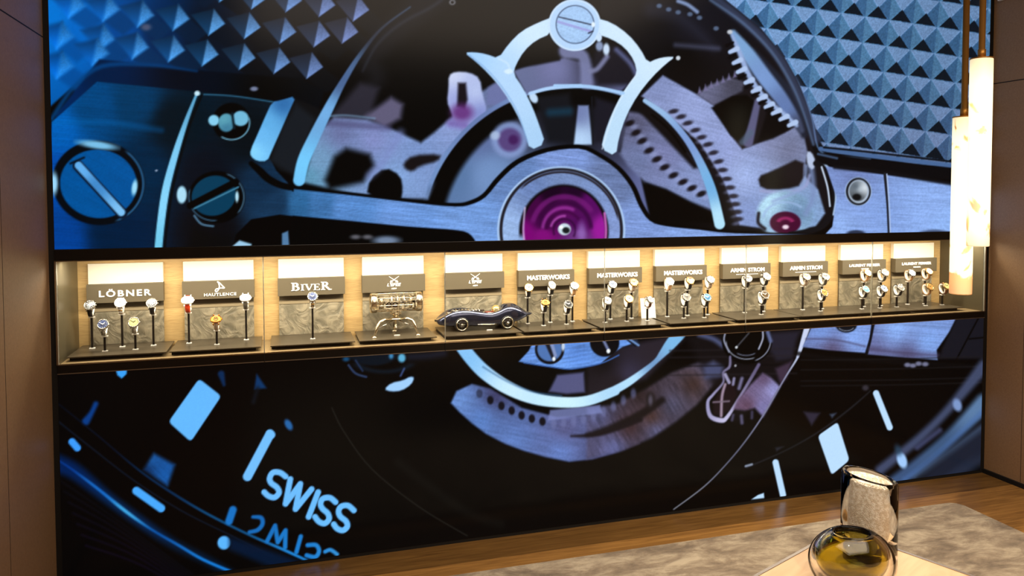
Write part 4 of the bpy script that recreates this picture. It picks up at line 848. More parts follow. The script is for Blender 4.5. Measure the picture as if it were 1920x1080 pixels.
def watch(base, z, case='steel', dial='white', strap='black', kind='round', chrono=False, bracelet=None, size=1.0, turn=0, look='', where='', stand='tall', yoff=-0.004):
    """stand on the tray, and a closed watch on its cuff; the wrist axis lies along x"""
    p = at(base[0], base[1], 2, TZ)
    st = empty('watch_stand', (p.x, p.y, TZ)); tag(st, 'black %s, with white foot and rest' % where, 'watch stand', 'watch stands in the niche')
    zc = z-TZ
    MB().box((-.0095, -.007, 0), (.0095, .007, .0035), bev=.0008).build('foot', white_p, st)
    RY, RZ = .0215*size, .0285*size; tilt = math.radians(-22)
    def ring(phi, ky=1., kz=1.):
        y = -RY*ky*math.cos(phi); zz = RZ*kz*math.sin(phi)
        return (0, y*math.cos(tilt)-zz*math.sin(tilt)*-1*-1, zz*math.cos(tilt)+y*math.sin(tilt)) if False else (0, y*math.cos(tilt)+zz*math.sin(tilt)*-1, zz*math.cos(tilt)+y*math.sin(tilt)*1)
    def normal(phi):
        n = Vector((0, -math.cos(phi)/RY, math.sin(phi)/RZ)).normalized(); c_, s_ = math.cos(tilt), math.sin(tilt)
        return Vector((0, n.y*c_-n.z*s_, n.z*c_+n.y*s_))
    zlow = min(ring(a)[2] for a in np.linspace(0, 2*math.pi, 40))
    ptop = zc+zlow-.004
    MB().box((-.0038, -.0038, .0032), (.0038, .0038, ptop-.003), bev=.0008).build('post', post_m, st)
    MB().box((-.011, -.008, ptop-.003), (.011, .008, ptop+.001), bev=.0008).build('rest', white_p, st)
    def band(mb, w, k0, k1, a0, a1, n, m_, taper=0.0, Tm=None):
        vs = []; fs = []
        for i in range(n+1):
            a = math.radians(a0+(a1-a0)*i/n); ww = w/2*(1-taper*min(1, abs(math.sin((a-math.radians(15))/2))*1.3))
            for kk in (k0, k1):
                q = ring(a, kk, 1+(kk-1)*.78)
                vs += [(-ww, q[1], q[2]), (ww, q[1], q[2])]
        for i in range(n):
            b0, b1 = 4*i, 4*i+4
            for (c0, c1) in ((0, 1), (1, 3), (3, 2), (2, 0)): fs.append((b0+c0, b0+c1, b1+c1, b1+c0))
        fs += [(0, 2, 3, 1), (4*n, 4*n+1, 4*n+3, 4*n+2)]
        mb.add(vs, fs, m_, True, Tm)
    cuff = MB(); band(cuff, .0155*size, .66, .90, -78, 262, 30, None); oc = cuff.build('cuff', cushion, st); oc.location = (0, yoff, zc)
    W = empty('wristwatch', (p.x, p.y+yoff, z), math.radians(turn)); tag(W, '%s, %s' % (look, where), 'watch', 'wristwatches in the niche')
    if turn: oc.rotation_euler = (0, 0, math.radians(turn))
    # strap
    if bracelet:
        sb = MB(); n = 22
        for i in range(n):
            a = 12+336*i/n; band(sb, .017*size, .93, 1.06, a+.8, a+336/n-.8, 1, CASE[case] if (i % 2 == 0 or bracelet == case) else CASE[bracelet], .25)
            for s_ in (-1, 1):
                pass
        sb.build('bracelet', None, W)
    else:
        sb = MB(); band(sb, .0195*size, .94, 1.07, 14, 346, 40, None, .30); s_o = sb.build('strap', STRAP[strap], W)
        bk = MB(); q = ring(math.radians(205), 1.1, 1.1); bk.box((-.0095*size, q[1]-.0015, q[2]-.004), (.0095*size, q[1]+.0015, q[2]+.004), bev=.0006); bk.build('buckle', CASE[case], s_o)
    # case at the front, tilted up
    phi = math.radians(12); c0 = Vector(ring(phi, 1.0, 1.0)); nn = normal(phi)
    zax = nn; xax = Vector((1, 0, 0)); yax = zax.cross(xax)
    T = Matrix(((xax.x, yax.x, zax.x, c0.x), (xax.y, yax.y, zax.y, c0.y), (xax.z, yax.z, zax.z, c0.z), (0, 0, 0, 1)))
    R_ = .0205*size; cs = MB(); mc = CASE[case]
    if kind == 'round':
        cs.lathe([(R_*.86, -.001), (R_*.97, .001), (R_, .004), (R_*.99, .0075), (R_*.93, .0095), (R_*.84, .0098), (R_*.82, .0082)], mc, 32, T); dial_poly = None; rd = R_*.84
    elif kind == 'rect':
        def rr(k, z_): return [(x*k, y*k, z_) for x, y in chaikin([(-R_*1.0, -R_*.72), (R_*1.0, -R_*.72), (R_*1.0, R_*.72), (-R_*1.0, R_*.72)], 2)]
        lv = [rr(.9, 0), rr(1, .003), rr(1, .007), rr(.9, .0095), rr(.8, .0085)]
    else:
        def rr(k, z_): return [(x*k, y*k, z_) for x, y in chaikin([(-R_*.55, -R_*1.1), (R_*.55, -R_*1.1), (R_*1.0, 0), (R_*.55, R_*1.1), (-R_*.55, R_*1.1), (-R_*1.0, 0)], 1)]
        lv = [rr(.9, 0), rr(1, .003), rr(1, .007), rr(.9, .0095), rr(.8, .0085)]
    if kind != 'round':
        vs = [v for l in lv for v in l]; n = len(lv[0]); fs = [(i*n+k_, i*n+(k_+1) % n, (i+1)*n+(k_+1) % n, (i+1)*n+k_) for i in range(4) for k_ in range(n)]+[tuple(range(n-1, -1, -1)), tuple(range(4*n, 5*n))]
        cs.add(vs, fs, mc, False, T)
    for s_ in (-1, 1):
        for s2 in (-1, 1): cs.tube([(s_*R_*.48, s2*R_*.80, .004), (s_*R_*.48, s2*R_*1.00, .002), (s_*R_*.47, s2*R_*1.08, -.0022)], [.0026*size, .0020*size, .0014*size], mc, 6, T)
    oc_ = cs.build('case', None, W)
    cw = MB(); cw.lathe([(.0012, 0), (.0026, .0003), (.0029, .0022), (.0020, .0035)], mc, 12, T @ Tr(R_*.97, 0, .0045) @ RotM('Y', 90))
    if chrono:
        for s_ in (-1, 1): cw.lathe([(.0010, 0), (.0014, .0004), (.0014, .003), (.0008, .0034)], mc, 8, T @ Matrix.Rotation(math.radians(27*s_), 4, 'Z') @ Tr(R_*.97, 0, .0045) @ RotM('Y', 90))
    cw.build('crown', None, oc_)
    dl = MB(); dz = .0088; md = DIAL[dial]; dark = dial in ('black', 'blue', 'navy', 'skeleton', 'grey', 'teal'); mk = letter_white if dark else hand_m
    if kind == 'round': dl.lathe([(0.00001, dz-.0002), (rd, dz-.0004), (rd, dz-.0018)], md, 28, T, False)
    elif kind == 'rect': dl.prism([(x*.82, y*.82) for x, y in chaikin([(-R_*1.0, -R_*.72), (R_*1.0, -R_*.72), (R_*1.0, R_*.72), (-R_*1.0, R_*.72)], 2)], dz-.001, dz+.0002, md, T)
    else: dl.prism([(x*.82, y*.82) for x, y in chaikin([(-R_*.55, -R_*1.1), (R_*.55, -R_*1.1), (R_*1.0, 0), (R_*.55, R_*1.1), (-R_*.55, R_*1.1), (-R_*1.0, 0)], 1)], dz-.001, dz+.0002, md, T)
    if kind == 'round':
        for h_ in range(12): dl.box((-.0005, rd*.74, dz-.0002), (.0005, rd*.9, dz+.0006), mk, T @ Matrix.Rotation(math.radians(30*h_), 4, 'Z'))
    def subring(x, y, r, m_): dl.lathe([(r*.72, dz), (r*.72, dz+.0005), (r, dz+.0005), (r, dz), (r*.72, dz)], m_, 16, T @ Tr(x*rd, y*rd, 0), False)
    if chrono:
        subring(-.42, 0, rd*.25, hand_m if not dark else steel); subring(.42, 0, rd*.25, hand_m if not dark else steel); subring(0, -.42, rd*.25, hand_m if not dark else steel)
    if dial == 'skeleton':
        subring(-.35, .1, rd*.34, gold); subring(.36, .05, rd*.36, steel); subring(.02, -.5, rd*.26, gold); subring(0, .5, rd*.2, black); dl.box((-rd*.8, -rd*.06, dz), (rd*.8, rd*.06, dz+.0006), gold, T)
    if kind == 'rect': dl.lathe([(rd_ := R_*.30, dz), (rd_, dz+.0008), (R_*.4, dz+.0008), (R_*.4, dz), (rd_, dz)], gold, 16, T, False)
    dl.build('dial', None, oc_)
    hd = MB(); mh = letter_white if dark else hand_m
    rr_ = R_*.8 if kind == 'round' else R_*.5
    for ang, ln, wd in ((-52, .52, .0012), (58, .78, .0009)): hd.box((-wd, -rr_*.1, dz+.0007), (wd, rr_*ln, dz+.0011), mh, T @ Matrix.Rotation(math.radians(ang), 4, 'Z'))
    hd.build('hands', None, oc_)
    return W
def zfor(px, py, base):
    b_ = at(base[0], base[1], 2, TZ); return at(px, py, 1, b_.y-.02).z
# (dial seen at, foot seen at, look, where, options)
ST = ['first', 'second', 'third', 'fourth', 'fifth', 'sixth', 'seventh', 'eighth', 'ninth', 'tenth', 'eleventh', 'last']
Wt = [
 # first tray
 ((170, 578), (173.2, 653.6), 'steel chronograph with black dial on black strap', 'tall stand leftmost on the first tray', dict(chrono=True, dial='black', strap='black')),
 ((192, 614), (197, 658.9), 'steel bracelet chronograph with a dark centre', 'short left stand of the first tray', dict(chrono=True, dial='navy', bracelet='steel', stand='short')),
 ((228, 573), (229.8, 650.4), 'bright white dial watch on steel and gold links', 'tall middle stand of the first tray', dict(dial='white', case='white', bracelet='gold')),
 ((252, 610), (254.3, 655.7), 'steel bracelet watch with pale yellow dial', 'short right stand of the first tray', dict(dial='champagne', bracelet='steel', stand='short')),
 ((285.5, 574), (288.2, 647.9), 'dark dial steel chronograph', 'tall stand at the right of the first tray', dict(chrono=True, dial='black', strap='black')),
 # second
 ((353, 569), (354.7, 643.9), 'white cased watch on a red strap', 'tall left stand of the second tray', dict(case='white', dial='white', strap='red', kind='rect', size=1.12)),
 ((403, 604), (406.8, 646.5), 'rectangular gold watch with ring shaped display', 'short middle stand of the second tray', dict(case='orange_gold', dial='gold', strap='taupe', kind='rect', stand='short')),
 ((459, 564), (462, 637.4), 'white cased watch on a dark grey strap', 'tall right stand of the second tray', dict(case='white', dial='white', strap='grey', kind='rect', size=1.05)),
 # third
 ((584.8, 561.5), (586.5, 635.8), 'steel and gold bracelet watch with a dark sub dial', 'single stand of the third tray', dict(case='steel', bracelet='gold', dial='navy', chrono=True)),
 # sixth
 ((990, 544), (989.2, 607), 'white dial gold watch on a dark strap', 'tall left stand of the sixth tray', dict(case='gold', dial='white', strap='black', turn=-6)),
 ((1034.5, 539.5), (1031.5, 604.7), 'angular barrel shaped steel watch', 'tall middle stand of the sixth tray', dict(kind='barrel', dial='white', strap='black')),
 ((1077, 540.5), (1073.2, 602.8), 'white dial watch on pale gold strap', 'tall right stand of the sixth tray', dict(case='steel', dial='white', strap='tan')),
 ((1019.4, 572), (1019, 610.9), 'gold rimmed watch on a black strap', 'short left stand of the sixth tray', dict(case='gold', dial='gold', strap='black', stand='short', kind='rect')),
 ((1063, 575.5), (1062, 608.4), 'black dial watch with a pale monogram', 'short right stand of the sixth tray', dict(dial='black', strap='black', stand='short', size=.98)),
 # seventh
 ((1146.5, 538), (1144.2, 598.7), 'steel watch with pale blue and black ring dial', 'tall left stand of the seventh tray', dict(dial='paleblue', strap='black', chrono=True)),
 ((1184.5, 534), (1183.8, 597), 'gold bezel watch on a taupe strap', 'tall right stand of the seventh tray', dict(case='gold', dial='champagne', strap='taupe')),
 ((1137, 568.5), (1134.5, 605), 'plain white dial watch on black strap', 'short left stand of the seventh tray', dict(dial='white', strap='black', stand='short')),
 ((1175, 565), (1174.9, 602.8), 'gold watch with white dial and black strap', 'short middle stand of the seventh tray', dict(case='gold', dial='white', strap='black', stand='short')),
 ((1214, 566), (1213.6, 601.6), 'small slanted white watch', 'short stand before the leaning white card', dict(case='steel', dial='white', strap='brown', stand='short', size=.85, turn=12)),
 # eighth
 ((1251.5, 532.4), (1250.8, 594), 'plain white watch with tan strap', 'tall left stand of the eighth tray', dict(case='white', dial='white', strap='tan')),
 ((1293.4, 530.5), (1288.6, 591.7), 'gold skeleton watch', 'tall middle stand of the eighth tray', dict(case='gold', dial='skeleton', strap='black')),
 ((1328, 528.7), (1326.5, 590), 'white dial steel watch with taupe strap', 'tall right stand of the eighth tray', dict(dial='white', strap='taupe')),
 ((1284, 562), (1282, 597), 'steel watch with silver dial and sub dials', 'short left stand of the eighth tray', dict(dial='silver', chrono=True, strap='black', stand='short')),
 ((1322.5, 562.4), (1320.3, 595.8), 'blue dial steel watch', 'short right stand of the eighth tray', dict(dial='blue', chrono=True, strap='black', stand='short')),
 # ninth
 ((1400, 526.7), (1396, 586.4), 'steel watch with off centre pale dial', 'tall stand behind the glass joint, ninth tray', dict(dial='silver', strap='black', size=1.05)),
 ((1435, 523), (1430.5, 584), 'steel watch with a smiling curved dial', 'tall right stand of the ninth tray', dict(dial='white', strap='black', chrono=True, size=1.05)),
 ((1432.5, 557.5), (1427.3, 590), 'gold and steel skeleton watch', 'short stand of the ninth tray', dict(case='steel', dial='skeleton', strap='black', stand='short', size=1.1)),
 # tenth
 ((1508.5, 523.5), (1504.8, 581), 'steel watch with gold centre dial', 'tall left stand of the tenth tray', dict(dial='champagne', strap='taupe', size=1.05)),
 ((1542, 523), (1540.5, 579), 'steel watch with twisted sub dials', 'tall right stand of the tenth tray', dict(dial='silver', chrono=True, strap='grey', size=1.05)),
 ((1542, 553), (1538.5, 583.7), 'steel watch with black strap and gold dial', 'short stand of the tenth tray', dict(dial='gold', strap='black', stand='short')),
 # eleventh
 ((1621.5, 516), (1619, 575), 'gold watch on a gold toned strap', 'tall left stand of the eleventh tray', dict(case='gold', dial='white', strap='tan', size=1.05)),
 ((1654, 515.5), (1651, 573.4), 'steel watch on a brown lined dark strap', 'tall right stand of the eleventh tray', dict(dial='silver', strap='grey', size=1.05)),
 ((1622.5, 547), (1616, 579.6), 'teal dial steel watch', 'short left stand of the eleventh tray', dict(dial='teal', strap='black', stand='short')),
 ((1654, 545.5), (1649.6, 577.9), 'pale blue dial steel watch', 'short middle stand of the eleventh tray', dict(dial='paleblue', strap='black', stand='short')),
 ((1685.5, 543.5), (1681, 576), 'dark grey dial steel watch', 'short right stand of the eleventh tray', dict(dial='grey', strap='black', stand='short')),
 # twelfth
 ((1705, 516), (1701.5, 570.8), 'steel watch with pale blue dial and tan strap', 'tall left stand of the last tray', dict(dial='paleblue', strap='tan')),
 ((1736, 513), (1733.5, 570), 'gold watch with white dial and tan strap', 'tall middle stand of the last tray', dict(case='gold', dial='white', strap='tan')),
 ((1739.5, 542), (1735.4, 573.3), 'gold watch with a dark centre', 'short left stand of the last tray', dict(case='gold', dial='gold', strap='tan', stand='short')),
 ((1771.5, 540.5), (1766.3, 571.9), 'rose gold oval watch', 'short right stand of the last tray', dict(case='gold', dial='champagne', strap='brown', stand='short')),
]
for (dx, dy), bs, look, where, op in Wt:
    watch(bs, zfor(dx, dy, bs)-.004, look=look, where=where, **op)
# ------------------------------------------------------------------ the table clock on three legs (fourth tray)
pc = at(742, 600, 1, .165); cx_, cy_ = pc.x, pc.y
lg1 = at(702, 634, 2, TZ); lg2 = at(784, 629, 2, TZ)
ck = empty('table_clock', (cx_, cy_, TZ)); tag(ck, 'polished brass and glass skeleton table clock on three bent landing legs', 'clock')
zc = at(743, 566.5, 1, cy_).z-TZ; R0 = .040; HL = .100; tq = RotM('Y', 90)
pale = mat('pale_gold', (234, 222, 196), .2, 1.0)
clr = mat('clear_tube', (255, 255, 255), .02, 0, trans=1.0, ior=1.2)
Tc = Tr(0, 0, zc)
for s_ in (-1, 1):
    e = MB().lathe([(R0*.70, -.004), (R0*.98, -.006), (R0*1.06, 0), (R0*1.06, .018), (R0*.98, .021), (R0*.70, .021), (R0*.70, -.004)], pale, 36, Tc @ Tr(s_*(HL-.006), 0, 0) @ tq @ Tr(0, 0, -.006)).build('end_ring', None, ck)
MB().lathe([(R0*.93, -HL+.008), (R0*.93, HL-.008)], clr, 40, Tc @ tq, cap=False).build('glass_tube', None, ck)
rods = MB()
for k_ in range(8):
    a = 2*math.pi*k_/8+.2; rods.tube([(-HL+.01, R0*.99*math.cos(a), R0*.99*math.sin(a)), (HL-.01, R0*.99*math.cos(a), R0*.99*math.sin(a))], .0018, pale, 8, Tc)
rods.build('tie_rods', None, ck)
mv = MB()
mv.tube([(-HL+.01, 0, 0), (HL-.01, 0, 0)], .004, steel, 10, Tc)
for x_, r_, h_ in ((-.072, .024, .020), (-.010, .028, .003), (.012, .028, .003), (.035, .020, .004), (.055, .026, .012), (.078, .022, .003)):
    mv.lathe([(.004, 0), (r_, 0), (r_, h_), (.004, h_), (.004, 0)], pale if r_ > .023 else steel, 28, Tc @ Tr(x_, 0, 0) @ tq)
    for k_ in range(10):
        a = 2*math.pi*k_/10; mv.tube([(x_, r_*.8*math.cos(a), r_*.8*math.sin(a)), (x_+.012, r_*.8*math.cos(a), r_*.8*math.sin(a))], .0012, steel, 5, Tc)
mv.build('movement', None, ck)
dr = MB()
for x_, c_ in ((-.033, black), (-.007, black)):
    dr.lathe([(.0145, 0), (.0145, .006), (.0118, .008), (.0118, .004), (.0001, .004)], pale, 28, Tc @ Tr(x_, -R0*.72, -.006) @ RotM('X', 90))
    dr.lathe([(.0001, .0045), (.0114, .0045)], black, 24, Tc @ Tr(x_, -R0*.72, -.006) @ RotM('X', 90)); dr.lathe([(.004, .005), (.004, .007), (.007, .007), (.007, .005), (.004, .005)], pale, 16, Tc @ Tr(x_, -R0*.72, -.006) @ RotM('X', 90))
dr.build('dial_drums', None, ck)
bd = MB()
for x_ in (-.022, .003, .03): bd.lathe([(R0*1.0, 0), (R0*1.03, 0), (R0*1.03, .003), (R0*1.0, .003), (R0*1.0, 0)], pale, 36, Tc @ Tr(x_, 0, 0) @ tq)
bd.build('band_rings', None, ck)
ne = MB(); ne.lathe([(.008, zc-R0-.022), (.013, zc-R0-.020), (.013, zc-R0-.014), (.022, zc-R0-.012), (.024, zc-R0-.004), (.020, zc-R0), (.010, zc-R0+.003)], pale, 24); ne.lathe([(.010, zc-R0-.032), (.030, zc-R0-.030), (.030, zc-R0-.026), (.009, zc-R0-.022)], pale, 24); ne.build('turret', None, ck)
zt = zc-R0-.030
for lx, ly in ((lg1.x-cx_, lg1.y-cy_), (lg2.x-cx_, lg2.y-cy_), (0.0, .046)):
    l = MB(); d = Vector((lx, ly, 0)); kx = d*.74
    l.tube([(d.x*.12, d.y*.12, zt), (kx.x*.75, kx.y*.75, zt+.006), (kx.x, kx.y, zt-.002), (kx.x*1.12, kx.y*1.12, zt-.014), (d.x, d.y, .006)], [.006, .0065, .0075, .007, .0045], pale, 10)
    l.tube([(d.x*.10, d.y*.10, zt-.004), (kx.x*1.2, kx.y*1.2, zt*.55)], .0022, steel, 8)
    L_ = l.build('leg', None, ck)
    MB().lathe([(.0105, 0), (.0105, .003), (.006, .007), (.002, .009)], pale, 18, Tr(d.x, d.y, 0)).build('foot_pad', None, L_)
MB().tube([(0, 0, zt), (0, 0, .025), (0, 0, .018)], [.004, .004, .009], pale, 10).build('centre_weight', None, ck)

# ------------------------------------------------------------------ the racing car model (fifth tray)
wf_ = at(866.5, 601, 1, 0.062); wr_ = at(949.5, 591, 1, 0.062)
fw0 = at(866.5, 622.2, 2, TZ); rw0 = at(950.5, 616.6, 2, TZ)
car_y = (fw0.y+rw0.y)/2+.055; car_x = (fw0.x+rw0.x)/2
car = empty('racing_car_model', (car_x, car_y, TZ)); tag(car, 'dark polished streamlined racing car model with exposed engine and wire wheels', 'model car')
navy = mat('dark_chrome', (64, 70, 96), .16, .85, coat=1.0)
WB = (rw0.x-fw0.x)/2; yaw_c = math.atan2(rw0.y-fw0.y, rw0.x-fw0.x); car.rotation_euler = (0, 0, yaw_c*.0)
# stations along x: x, half width, bottom, side height, fender height, centre height
S_ = [(-1.98, .010, .040, .043, .046, .046), (-1.90, .030, .028, .042, .052, .050), (-1.70, .046, .024, .046, .066, .058), (-1.45, .055, .022, .050, .080, .070), (-1.15, .058, .022, .052, .087, .076), (-.85, .058, .024, .052, .089, .078),
      (-.55, .056, .020, .048, .086, .078), (-.25, .053, .016, .044, .080, .076), (.1, .051, .015, .042, .074, .070), (.4, .051, .015, .042, .072, .066), (.7, .054, .016, .046, .080, .076), (.95, .057, .022, .052, .092, .096), (1.2, .057, .024, .054, .096, .106),
      (1.45, .053, .028, .056, .091, .103), (1.7, .044, .034, .056, .081, .089), (1.95, .030, .042, .056, .066, .070), (2.15, .015, .048, .054, .060, .062), (2.28, .006, .053, .056, .058, .058)]
kx_ = WB
XO = -.02
Q = cr(S_, 4); vs = []; fs = []; npt = 22
for (x, w, b_, sh, fh, ch) in Q:
    half = [(0, b_), (w*.6, b_), (w*.92, b_+.004), (w, sh*.5+b_*.5), (w*1.0, sh), (w*.95, sh+(fh-sh)*.55), (w*.84, sh+(fh-sh)*.92), (w*.70, fh), (w*.52, fh-(fh-ch)*.45), (w*.34, ch+(fh-ch)*.12), (w*.15, ch), (0, ch)]
    loop = [(y, z) for y, z in half]+[(-y, z) for y, z in half[-2:0:-1]]
    vs += [((x+XO)*kx_, y, z) for y, z in loop]; npt = len(loop)
for i in range(len(Q)-1):
    for k_ in range(npt): fs.append((i*npt+k_, i*npt+(k_+1) % npt, (i+1)*npt+(k_+1) % npt, (i+1)*npt+k_))
fs += [tuple(range(npt-1, -1, -1)), tuple((len(Q)-1)*npt+k_ for k_ in range(npt))]
MB().add(vs, fs, navy, True).build('body', None, car)
tyre = mat('black_tyre', (20, 18, 17), .5)
for nm, xx, r_ in (('front', -WB, .0305), ('rear', WB, .0295)):
    for s_ in (-1, 1):
        T = Tr(xx, s_*.056, r_) @ RotM('X', 90 if s_ < 0 else -90)
        w = MB(); w.lathe([(r_*.68, -.012), (r_*.92, -.012), (r_, -.008), (r_, .004), (r_*.93, .0075), (r_*.84, .0085), (r_*.80, .007)], tyre, 36, T, cap=False); wo = w.build('wheel', None, car)
        rm = MB(); rm.lathe([(r_*.84, .008), (r_*.86, .0095), (r_*.74, .0100), (r_*.70, .002), (r_*.84, -.004), (r_*.84, .008)], pale, 36, T)
        for k_ in range(14):
            a = 2*math.pi*k_/14; rm.tube([(0.003*math.cos(a+.5), .003*math.sin(a+.5), .0075), (r_*.74*math.cos(a), r_*.74*math.sin(a), .004 if k_ % 2 else .007)], .0007, steel, 5, T)
        rm.lathe([(.0045, .003), (.005, .008), (.003, .0115), (.0002, .012)], pale, 14, T); rm.lathe([(.0001, .0005), (r_*.72, .0005)], black, 28, T); rm.build('rim', None, wo)
        MB().tube([(xx+r_*1.09*math.cos(a), s_*.052, r_+r_*1.09*math.sin(a)) for a in np.linspace(-.15, math.pi+.15, 20)], .0022, navy, 8).build('wheel_arch', None, car)
eng = MB()
for k_ in range(9):
    x_ = -.125+.014*k_
    for s_ in (-1, 1): eng.lathe([(.0042, 0), (.0042, .004), (.002, .0065)], pale if k_ % 2 else steel, 10, Tr(x_, s_*.011, .079))
eng.box((-.135, -.008, .070), (.010, .008, .084), steel, bev=.001)
for k_ in range(5): eng.tube([(-.12+.026*k_, -.026, .079), (-.115+.026*k_, -.006, .090), (-.11+.026*k_, .018, .079)], .0018, pale, 6)
eng.lathe([(.011, 0), (.012, .003), (.008, .005), (.0001, .005)], pale, 20, Tr(-.145, 0, .072)); eng.build('exposed_engine', None, car)
cp = MB(); cp.lathe([(.022, .058), (.026, .068), (.0255, .0705), (.020, .070), (.018, .060)], pale, 28, cap=False, sx=1.7, T=Tr(.036, 0, .001)); cp.box((.018, -.014, .060), (.054, .014, .071), mat('cockpit_red', (120, 22, 30), .4), bev=.002); cp.build('cockpit', None, car)
scn = MB(); scn.tube([(.008, -.030, .068), (.004, -.016, .076), (.002, 0, .078), (.004, .016, .076), (.008, .030, .068)], .0012, steel, 6); scn.build('windscreen_frame', None, car)
hl = MB(); hl.lathe([(.016, 0), (.019, .006), (.0195, .014), (.016, .022), (.008, .028), (.0001, .030)], mat('helmet_dome', (214, 190, 120), .06, .6, coat=1.0), 24, Tr(.064, 0, .070)); hlo = hl.build('helmet_dome', None, car)
MB().lathe([(.0195, .012), (.0205, .013), (.0195, .0145), (.0195, .012)], pale, 24, Tr(.064, 0, .070)).build('dome_ring', None, hlo)
fn = MB(); fn.add([(.085, -.003, .092), (.12, -.004, .098), (.17, -.002, .086), (.2, 0, .07), (.085, .003, .092), (.12, .004, .098), (.17, .002, .086), (.2, .0005, .07), (.10, 0, .1035), (.15, 0, .0985)], [(0, 1, 8), (1, 9, 8), (1, 2, 9), (2, 3, 9), (4, 8, 5), (5, 8, 9), (5, 9, 6), (6, 9, 7), (0, 8, 4), (3, 7, 9), (0, 4, 5, 1), (1, 5, 6, 2), (2, 6, 7, 3)], navy, True); fn.build('tail_fin', None, car)
nz = MB(); nz.lathe([(.0045, 0), (.006, .001), (.006, .003), (.0045, .004)], black, 18, Tr((-1.98+XO)*kx_-.001, 0, .043) @ RotM('Y', -90), sy=2.2, sx=.8); nz.build('nose_intake', None, car)
ex = MB(); ex.tube([(-.03, -.054, .026), (.03, -.055, .024), (.06, -.053, .024)], .0022, pale, 8); ex.build('side_exhaust', None, car)

# ------------------------------------------------------------------ pendant lamps
def pendant(pt, pb, ztop, depth, wpx, rodpx, label, seed, rodtop, stain):
    fwd = Vector(_fw); o = Vector(EYE)
    def q(px, py): return o+Vector(_fw+_rt*(px-960)/FPX-_up*(py-CYPX)/FPX)*depth
    a = q(*pt); b_ = q(*pb); x, y = (a.x+b_.x)/2, (a.y+b_.y)/2
    r_ = wpx*depth/FPX/2; h = a.z-b_.z
    P = empty('pendant_lamp', (x, y, b_.z)); tag(P, label, 'pendant lamp', 'alabaster pendant lamps')
    M = mat('alabaster_%d' % seed, (250, 236, 200), .35); nt, N, L, b = nodes(M)
    tc = N.new('ShaderNodeTexCoord'); mp = N.new('ShaderNodeMapping'); mp.inputs['Location'].default_value = (seed*1.7, seed*.3, seed); mp.inputs['Scale'].default_value = (6, 6, 5); L.new(tc.outputs['Object'], mp.inputs[0])
    nz = N.new('ShaderNodeTexNoise'); nz.inputs['Scale'].default_value = 1.1; nz.inputs['Detail'].default_value = 5; nz.inputs['Distortion'].default_value = 2.2; L.new(mp.outputs[0], nz.inputs['Vector'])
    r = N.new('ShaderNodeValToRGB'); el = r.color_ramp.elements; el[0].position = .325; el[0].color = srgb((150, 74, 6)); el[1].position = .40; el[1].color = srgb((255, 240, 196)); e2 = el.new(.355); e2.color = srgb((236, 170, 76))
    L.new(nz.outputs[0], r.inputs[0])
    # natural brown stain at one end of the stone
    sz = N.new('ShaderNodeSeparateXYZ'); L.new(tc.outputs['Object'], sz.inputs[0])
    st_ = N.new('ShaderNodeMath'); st_.operation = 'MULTIPLY_ADD'; st_.inputs[1].default_value = -.16; L.new(nz.outputs[0], st_.inputs[0]); L.new(sz.outputs['Z'], st_.inputs[2])
    sm_ = N.new('ShaderNodeMapRange'); sm_.inputs[1].default_value = stain-.012-.07; sm_.inputs[2].default_value = stain-.07; L.new(st_.outputs[0], sm_.inputs[0])
    mc_ = N.new('ShaderNodeMix'); mc_.data_type = 'RGBA'; L.new(sm_.outputs[0], mc_.inputs[0]); mc_.inputs[6].default_value = srgb((206, 112, 20)); L.new(r.outputs[0], mc_.inputs[7]); L.new(mc_.outputs[2], b.inputs['Emission Color'])
    # the light source stands in the middle of the tube: its ends glow less
    sx = N.new('ShaderNodeSeparateXYZ'); L.new(tc.outputs['Object'], sx.inputs[0])
    mr = N.new('ShaderNodeMapRange'); mr.inputs[1].default_value = 0; mr.inputs[2].default_value = .07; mr.inputs[3].default_value = .6; mr.inputs[4].default_value = 1.35; L.new(sx.outputs['Z'], mr.inputs[0])
    mr2 = N.new('ShaderNodeMapRange'); mr2.inputs[1].default_value = h-.09; mr2.inputs[2].default_value = h; mr2.inputs[3].default_value = 0; mr2.inputs[4].default_value = .7; L.new(sx.outputs['Z'], mr2.inputs[0])
    sb = N.new('ShaderNodeMath'); sb.operation = 'SUBTRACT'; L.new(mr.outputs[0], sb.inputs[0]); L.new(mr2.outputs[0], sb.inputs[1]); L.new(sb.outputs[0], b.inputs['Emission Strength'])
    MB().lathe([(r_*.9, .0), (r_*.985, .001), (r_, .004), (r_, h-.004), (r_*.985, h-.001), (r_*.9, h)], M, 48).build('alabaster_tube', None, P)
    MB().lathe([(r_*.2, h), (r_*1.02, h), (r_*1.02, h+.004), (r_*.2, h+.006)], brass, 40).build('top_plate', None, P)
    rr = rodpx*depth/FPX/2
    MB().lathe([(rr*1.25, h+.004), (rr*1.25, h+.035), (rr, h+.036), (rr, rodtop-b_.z)], brass, 24).build('rod', None, P)
    MB().lathe([(.045, ZC-b_.z-.02), (.05, ZC-b_.z-.018), (.05, ZC-b_.z)], brass, 32).build('ceiling_rose', None, P)
pendant((1842, 112), (1831.5, 462), 0, 2.85, 38.5, 11, 'upper one of two glowing alabaster tube lamps, on a brass rod', 3, 3.0, -.05)
pendant((1806, 221), (1802.5, 552), 0, 3.05, 38, 11, 'lower one of two glowing alabaster tube lamps, hanging left of the other', 11, 3.0, .07)
p = at(1885, 0, 0, XR)
cs_ = empty('wall_sensor', (XR, p.y, p.z)); tag(cs_, 'small pale box high on the right wall above the lamps', 'sensor')
MB().box((-.018, -.03, .0), (-.0005, .03, .06), white_p, bev=.004).build('housing', None, cs_)

